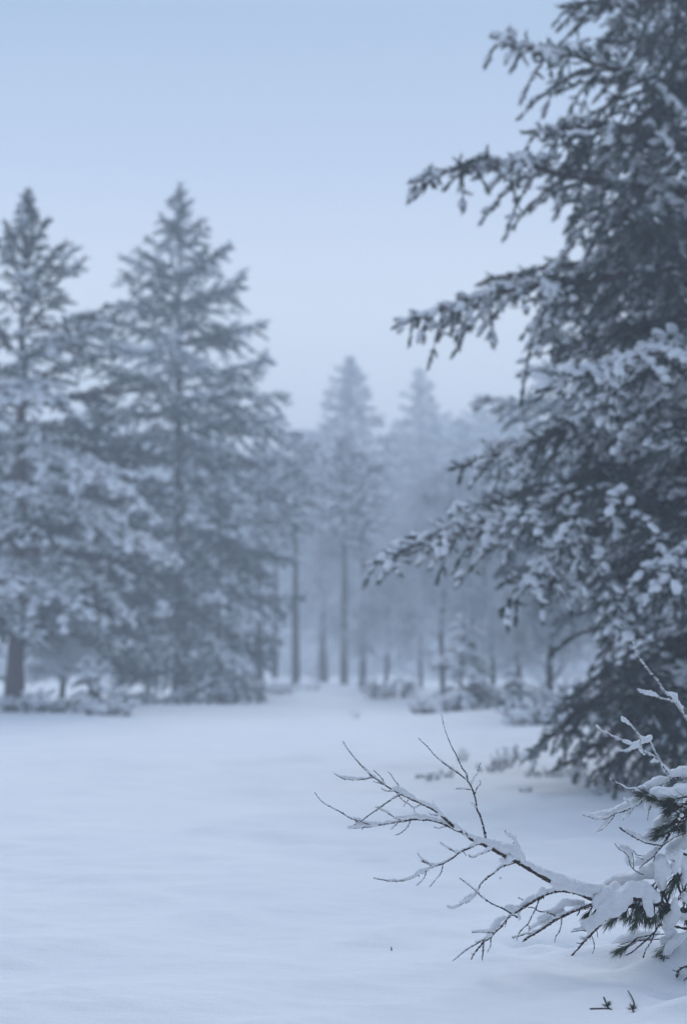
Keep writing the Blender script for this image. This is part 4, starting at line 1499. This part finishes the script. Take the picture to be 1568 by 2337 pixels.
# --- the snow-buried pine bush at the right edge
def pine_bush():
    t = empty('pine_bush', (1.45, 4.95, gz(1.45, 4.95)), 'low pine bush buried in thick snow at the right edge, green needles showing below', 'bush')
    spb = Spray()
    spb.add('D', [(2400, 1500), (2000, 1250), (1700, 1080), (1400, 1020), (1150, 920), (850, 880), (600, 900), (480, 950)], 0.012, 0.006, root='first')
    W = [
        ('D', [(2000, 700), (1800, 520), (1560, 330), (1380, 250)], 7, 3, 0.02),
        ('D', [(1700, 1080), (1500, 850), (1400, 560)], 6, 3, 0.03),
        ('D', [(620, 960), (540, 1060), (490, 1170), (400, 1270), (330, 1340), (240, 1430), (150, 1540), (80, 1612)], 5, 2.2, -0.08),
        ('D', [(1700, 1300), (1240, 1220), (1150, 1310), (1050, 1400), (950, 1490), (850, 1570), (770, 1612)], 4, 1.8, 0.02),
        ('D', [(1140, 1330), (1100, 1430), (1030, 1540), (998, 1640)], 2.3, 1.6, -0.02),
        ('D', [(1300, 1335), (1140, 1345), (1000, 1370), (900, 1385)], 2.0, 1.2, 0.05),
        ('D', [(1300, 1395), (1200, 1400), (1050, 1415), (850, 1435), (700, 1470)], 2.0, 1.2, 0.06),
        ('D', [(910, 1440), (800, 1510), (700, 1600)], 1.8, 1.2, 0.0),
        ('D', [(1750, 1280), (1500, 1400), (1300, 1560), (1262, 1620), (1262, 1750)], 4, 1.8, -0.14),
        ('D', [(1265, 1600), (1230, 1650), (1210, 1700)], 1.6, 1.2, 0.0),
        ('D', [(1290, 1640), (1400, 1680), (1430, 1735)], 1.6, 1.2, -0.02),
        ('D', [(1100, 1635), (1190, 1620), (1250, 1600)], 1.6, 1.0, 0.0),
        ('D', [(1800, 1600), (1600, 1730), (1470, 1790), (1420, 1900), (1375, 2000)], 4, 1.5, -0.25),
        ('D', [(1370, 1800), (1420, 1810), (1470, 1795)], 1.6, 1.3, 0.0),
        ('D', [(1700, 1800), (1558, 1900), (1470, 1980), (1370, 2060)], 2.4, 1.2, -0.15),
        ('D', [(70, 1310), (140, 1300), (240, 1290), (330, 1320)], 1.8, 1.0, -0.02),
        ('D', [(395, 1280), (410, 1330), (412, 1375)], 1.4, 1.0, 0.0),
        ('D', [(330, 1345), (360, 1430), (370, 1520), (342, 1590)], 1.5, 1.0, 0.0),
        ('D', [(140, 1452), (190, 1458), (230, 1440)], 1.5, 1.1, 0.0),
        ('D', [(1262, 325), (1320, 370), (1400, 408)], 1.4, 1.0, -0.08),
        ('D', [(205, 970), (180, 1050), (150, 1098)], 1.5, 1.0, 0.0),
        ('E', [(2000, 1900), (1700, 1500), (1500, 1400), (1300, 1700), (1200, 1829)], 3, 1.8, 0.04),
        ('E', [(2000, 1300), (1750, 1240), (1500, 1230), (1250, 1210), (1110, 1170)], 5, 2, 0.0),
    ]
    for c, pts, a, b, dv in W:
        spb.add(c, pts, a / 1000, b / 1000, dev=dv)
    # needle shoots: base, tip, needle count, length
    SH = [
        ('D', 720, 1060, 610, 1170, 0.0), ('D', 820, 960, 760, 1100, -0.01), ('D', 900, 880, 910, 1040, -0.03), ('D', 1000, 940, 960, 1080, -0.02),
        ('D', 1120, 1000, 1080, 1150, -0.03), ('D', 1190, 960, 1230, 1110, 0.0), ('D', 1150, 680, 1090, 740, 0.02), ('D', 1400, 560, 1385, 660, -0.03),
        ('D', 1320, 700, 1260, 790, 0.0), ('D', 1300, 900, 1330, 1010, 0.0), ('D', 1530, 940, 1500, 1050, -0.03), ('D', 1550, 690, 1530, 780, 0.0),
        ('D', 820, 1470, 680, 1550, 0.04), ('D', 1500, 1420, 1480, 1530, 0.03), ('D', 1300, 1500, 1250, 1560, -0.12), ('D', 420, 960, 400, 1030, 0.02),
        ('D', 860, 1040, 830, 1110, 0.02), ('D', 1020, 1080, 1030, 1140, 0.02), ('D', 1380, 960, 1300, 1020, 0.04), ('D', 1250, 850, 1240, 960, 0.03),
        ('D', 960, 900, 930, 990, -0.05), ('D', 1160, 740, 1120, 800, 0.04), ('D', 1420, 1930, 1380, 1960, -0.2), ('D', 1600, 1440, 1560, 1540, 0.05),
        ('D', 1700, 1000, 1680, 1150, 0.0), ('D', 1750, 700, 1700, 850, 0.0), ('D', 1650, 1200, 1620, 1340, 0.0), ('D', 1410, 500, 1440, 600, 0.02),
        ('E', 1420, 1490, 1190, 1570, -0.05), ('E', 1400, 1560, 1230, 1640, -0.03), ('E', 1450, 1350, 1260, 1240, -0.04), ('E', 1600, 1250, 1480, 1390, 0.0),
        ('E', 1540, 1140, 1330, 1190, -0.07), ('E', 1568, 1400, 1520, 1510, 0.0), ('E', 1200, 1190, 1100, 1170, -0.07), ('E', 1100, 1100, 1020, 1085, 0.0),
        ('E', 1470, 1280, 1330, 1340, 0.0), ('E', 1568, 1200, 1460, 1260, 0.03), ('E', 1430, 1450, 1330, 1510, 0.03), ('E', 1400, 1210, 1350, 1280, -0.05),
    ]
    r2_ = random.Random(3)
    for q_ in list(SH):
        for _ in range(1):
            c_, x0_, y0_, x1_, y1_, dy_ = q_
            jx, jy = r2_.uniform(-75, 75), r2_.uniform(-45, 55)
            SH.append((c_, x0_ + jx, y0_ + jy, x1_ + jx + r2_.uniform(-50, 50), y1_ + jy + r2_.uniform(-30, 50), dy_ + r2_.uniform(-0.02, 0.06)))
    nb = MB()
    for c, x0, y0, x1, y1, dy in SH:
        u0, v0 = CV[c](x0, y0)
        u1, v1 = CV[c](x1, y1)
        a = at(u0, v0, depth0(u0, v0) + dy)
        b = at(u1, v1, depth0(u1, v1) + dy - 0.01)
        d = b - a
        L = np.linalg.norm(d)
        K = int(44 + 340 * L)
        dd = norm(d[None])
        A_, B_ = frames(dd)
        t_ = np.sqrt(RNG.random(K))
        ph = RNG.random(K) * 6.283
        ang = 0.85 * (0.5 + 0.6 * RNG.random(K)) * (1.1 - 0.6 * t_)
        rad = np.cos(ph)[:, None] * A_ + np.sin(ph)[:, None] * B_
        nd = np.cos(ang)[:, None] * dd + np.sin(ang)[:, None] * rad
        ln = 0.030 + 0.018 * RNG.random(K)
        p0 = a + d * t_[:, None]
        p1 = p0 + nd * (ln * 0.55)[:, None]
        nd2 = norm(nd + 0.12 * dd + np.array((0, 0, -0.10)) + 0.03 * RNG.normal(size=(K, 3)))
        p2 = p1 + nd2 * (ln * 0.45)[:, None]
        for q in range(3):
            s1 = norm(np.cross(nd, RNG.normal(size=(K, 3)))) if q == 0 else s1
        s2 = np.cross(nd, s1)
        r = 0.00065
        # three-sided blades with two joints
        rings = []
        for pp, rr in ((p0, r), (p1, r), (p2, r * 0.25)):
            rings.append([pp + s1 * rr, pp - s1 * rr * 0.5 + s2 * rr * 0.87, pp - s1 * rr * 0.5 - s2 * rr * 0.87])
        V = np.stack([x for g in rings for x in g], 1)
        f = []
        for g in (0, 3):
            for j in range(3):
                j2 = (j + 1) % 3
                f += [(g + j, g + j2, g + 3 + j2), (g + j, g + 3 + j2, g + 3 + j)]
        f = np.array(f)
        F = (f[None] + (np.arange(K) * 9)[:, None, None]).reshape(-1, 3)
        nb.add(V.reshape(-1, 3), F)
        wb = MB()
        P = np.array([a - d * 0.6, a, b])
        wb.add(*tube(P, np.array([0.0028, 0.0024, 0.0016]), 6))
        build('shoot', *wb.get(), M_TWIG, t)
    build('needles', *nb.get(), M_NEEDLE_N, t, smooth=False)
    for k, q in enumerate(spb.paths):
        mb = MB()
        mb.add(*tube(q['Q'], q['R'], 8))
        knobs(mb, q['Q'], q['R'], 0.10)
        build('stem' if q['r0'] > 0.0045 else 'twig', *mb.get(), M_BRANCH if q['r0'] > 0.0045 else M_TWIG, t)
    X = []
    ch = lambda pts, dy=0.0: chain('D', [(x_, y_, r_ * 0.92) for x_, y_, r_ in pts], dy, step=0.007)
    X += ch([(0, 640, 44), (200, 745, 60), (380, 770, 72), (520, 710, 80), (700, 650, 110), (900, 600, 100), (1100, 530, 90), (1200, 440, 90)], 0.05)
    X += ch([(410, 970, 62), (430, 870, 84), (520, 790, 96), (650, 730, 84)], -0.02)
    X += ch([(290, 1320, 44), (310, 1230, 70), (420, 1120, 82), (560, 990, 92), (700, 850, 100), (850, 750, 110), (1000, 770, 100), (1150, 860, 66), (1210, 900, 40)], -0.06)
    X += ch([(600, 1060, 60), (720, 960, 90), (800, 900, 90)], -0.06)
    X += ch([(1050, 850, 64), (1060, 980, 50), (1080, 1080, 46)], -0.09)
    X += ch([(200, 1380, 34), (240, 1400, 30), (300, 1350, 34), (310, 1400, 24)], -0.05)
    X += ch([(220, 1210, 34), (280, 1180, 44), (340, 1130, 50)], -0.04)
    X += ch([(90, 1285, 22), (150, 1275, 28), (220, 1260, 34)], -0.04)
    X += ch([(1200, 380, 76), (1250, 500, 110), (1220, 620, 76), (1250, 720, 54)], -0.02)
    X += ch([(1320, 240, 60), (1450, 190, 95), (1560, 150, 90), (1750, 200, 120)], 0.05)
    X += ch([(1330, 330, 60), (1450, 300, 80), (1410, 450, 60), (1400, 545, 32)], -0.03)
    X += ch([(1420, 330, 60), (1520, 400, 90), (1600, 480, 110), (1540, 600, 70), (1500, 680, 50)], -0.02)
    X += ch([(1400, 890, 50), (1400, 960, 60), (1420, 1070, 70), (1350, 1160, 92), (1300, 1250, 56)], -0.06)
    X += ch([(1420, 1070, 60), (1500, 1120, 46), (1600, 1110, 50), (1750, 1100, 90)], -0.06)
    X += ch([(1350, 1300, 80), (1380, 1380, 66), (1260, 1430, 50), (1240, 1480, 34)], -0.08)
    X += ch([(1255, 1590, 24), (1300, 1540, 36), (1360, 1480, 46), (1450, 1400, 56), (1558, 1330, 60), (1700, 1270, 90)], -0.14)
    X += ch([(1650, 1700, 90), (1560, 1750, 66), (1490, 1800, 60), (1460, 1900, 44), (1450, 1960, 30)], -0.25)
    X += ch([(1530, 850, 50), (1600, 900, 70), (1700, 900, 110)], -0.04)
    X += ch([(1700, 500, 130), (1800, 700, 150), (1800, 1000, 150), (1850, 1300, 150), (1900, 1600, 130)], 0.03)
    X += ch([(500, 1570, 40), (620, 1480, 80), (760, 1400, 80), (900, 1350, 66), (1050, 1340, 50), (1180, 1330, 44)], 0.16)
    ce = lambda pts, dy=0.0: chain('E', pts, dy, step=0.010)
    X += ce([(1110, 1120, 54), (1200, 1090, 80), (1320, 1090, 95), (1450, 1090, 110), (1568, 1080, 120), (1750, 1080, 150)], -0.03)
    X += ce([(1220, 1130, 60), (1350, 1150, 60), (1480, 1180, 60), (1530, 1190, 40)], -0.05)
    X += ce([(1060, 1250, 50), (1080, 1210, 60), (1150, 1230, 60)], 0.04)
    X += ce([(1150, 1480, 44), (1230, 1430, 60), (1300, 1400, 60)], 0.06)
    X += ce([(1430, 1500, 14), (1460, 1430, 22), (1490, 1370, 18)], -0.06)
    X += ce([(1500, 1560, 60), (1600, 1500, 90), (1700, 1400, 120)], 0.08)
    X += ce([(1400, 1800, 60), (1500, 1740, 90), (1600, 1700, 100)], 0.05)
    V, F = metablob(np.array([a for a, _ in X]), np.array([b for _, b in X]), 0.0028, smooth=9, amp=0.0026, freq=62, amp2=0.010, freq2=19)
    mb = MB()
    mb.add(V, quads_to_tris(F))
    mb.add(*rime(spb.paths, 0.3))
    build('snow', *mb.get(), M_SNOW_NEAR, t)
    return t


pine_bush()


# --- bits lying on the near snow
def debris(name, label, c, paths, tuft=None):
    u, v = CV[c](*paths[0][0][:2])
    x, y = gpt(u, v)
    t = empty(name, (x, y, gz(x, y)), label, 'twig')
    for pts in paths:
        P = []
        for p in pts:
            a, b = CV[c](*p[:2])
            gx, gy = gpt(a, b)
            P.append((gx, gy, gz(gx, gy) + (p[2] if len(p) > 2 else 0.002)))
        Q, R, _ = resample(P, np.linspace(0.0032, 0.0018, len(P)), 0.006)
        mb = MB()
        mb.add(*tube(Q, R, 6))
        knobs(mb, Q, R, 0.08)
        build('stem', *mb.get(), M_TWIG, t)
    if tuft:
        a, b = CV[c](*tuft)
        gx, gy = gpt(a, b)
        n = 6
        S = np.repeat(np.array((gx, gy, gz(gx, gy) + 0.004))[None], n, 0)
        D = norm(RNG.normal(size=(n, 3)) * np.array((1, 1, 0.3)) + np.array((0, 0, 0.7)))
        V, F = needles(S, D, np.full(n, 0.012), 12, 0.014, 0.0022)
        build('needles', V, F, M_NEEDLE_N, t, smooth=False)


debris('pine_twig', 'short twig with a dark needle tuft lying on the snow at the bottom right', 'B', [[(880, 2143), (950, 2140), (1020, 2140)], [(980, 2100, 0.02), (1010, 2130), (1035, 2150)]], (1008, 2125))
debris('curved_twig', 'curved bare twig poking out of the snow at the bottom right corner', 'B', [[(1190, 2200), (1185, 2160), (1195, 2120, 0.004), (1180, 2085, 0.006), (1150, 2055, 0.010)]], (1190, 2190))
debris('twig_stub', 'tiny dark twig stub standing alone in the open snow below the fallen branch', 'A', [[(601, 1736, -0.002), (598, 1730, 0.008)]])
debris('bark_flake', 'tiny dark flake on the snow between the branch twigs', 'A', [[(1376, 1305, 0.001), (1388, 1304, 0.002)]])

# ------------------------------------------------------------------ haze
def haze():
    x0, x1, y0, y1, z0, z1 = -352, 352, -310, 352, -1.6, 36
    V = [(x0, y0, z0), (x1, y0, z0), (x1, y1, z0), (x0, y1, z0), (x0, y0, z1), (x1, y0, z1), (x1, y1, z1), (x0, y1, z1)]
    F = [(0, 3, 2, 1), (4, 5, 6, 7), (0, 1, 5, 4), (1, 2, 6, 5), (2, 3, 7, 6), (3, 0, 4, 7)]
    m = bpy.data.materials.new('haze')
    m.use_nodes = True
    t = m.node_tree
    t.nodes.clear()
    out = t.nodes.new('ShaderNodeOutputMaterial')
    pv = t.nodes.new('ShaderNodeVolumePrincipled')
    pv.inputs['Color'].default_value = (0.86, 0.935, 1.0, 1)
    pv.inputs['Density'].default_value = 0.0086
    pv.inputs['Anisotropy'].default_value = 0.1
    t.links.new(pv.outputs[0], out.inputs['Volume'])
    o = build('haze', V, F, m, smooth=False)
    tag(o, 'even winter fog over the clearing and the woods', 'fog', kind='stuff')


haze()
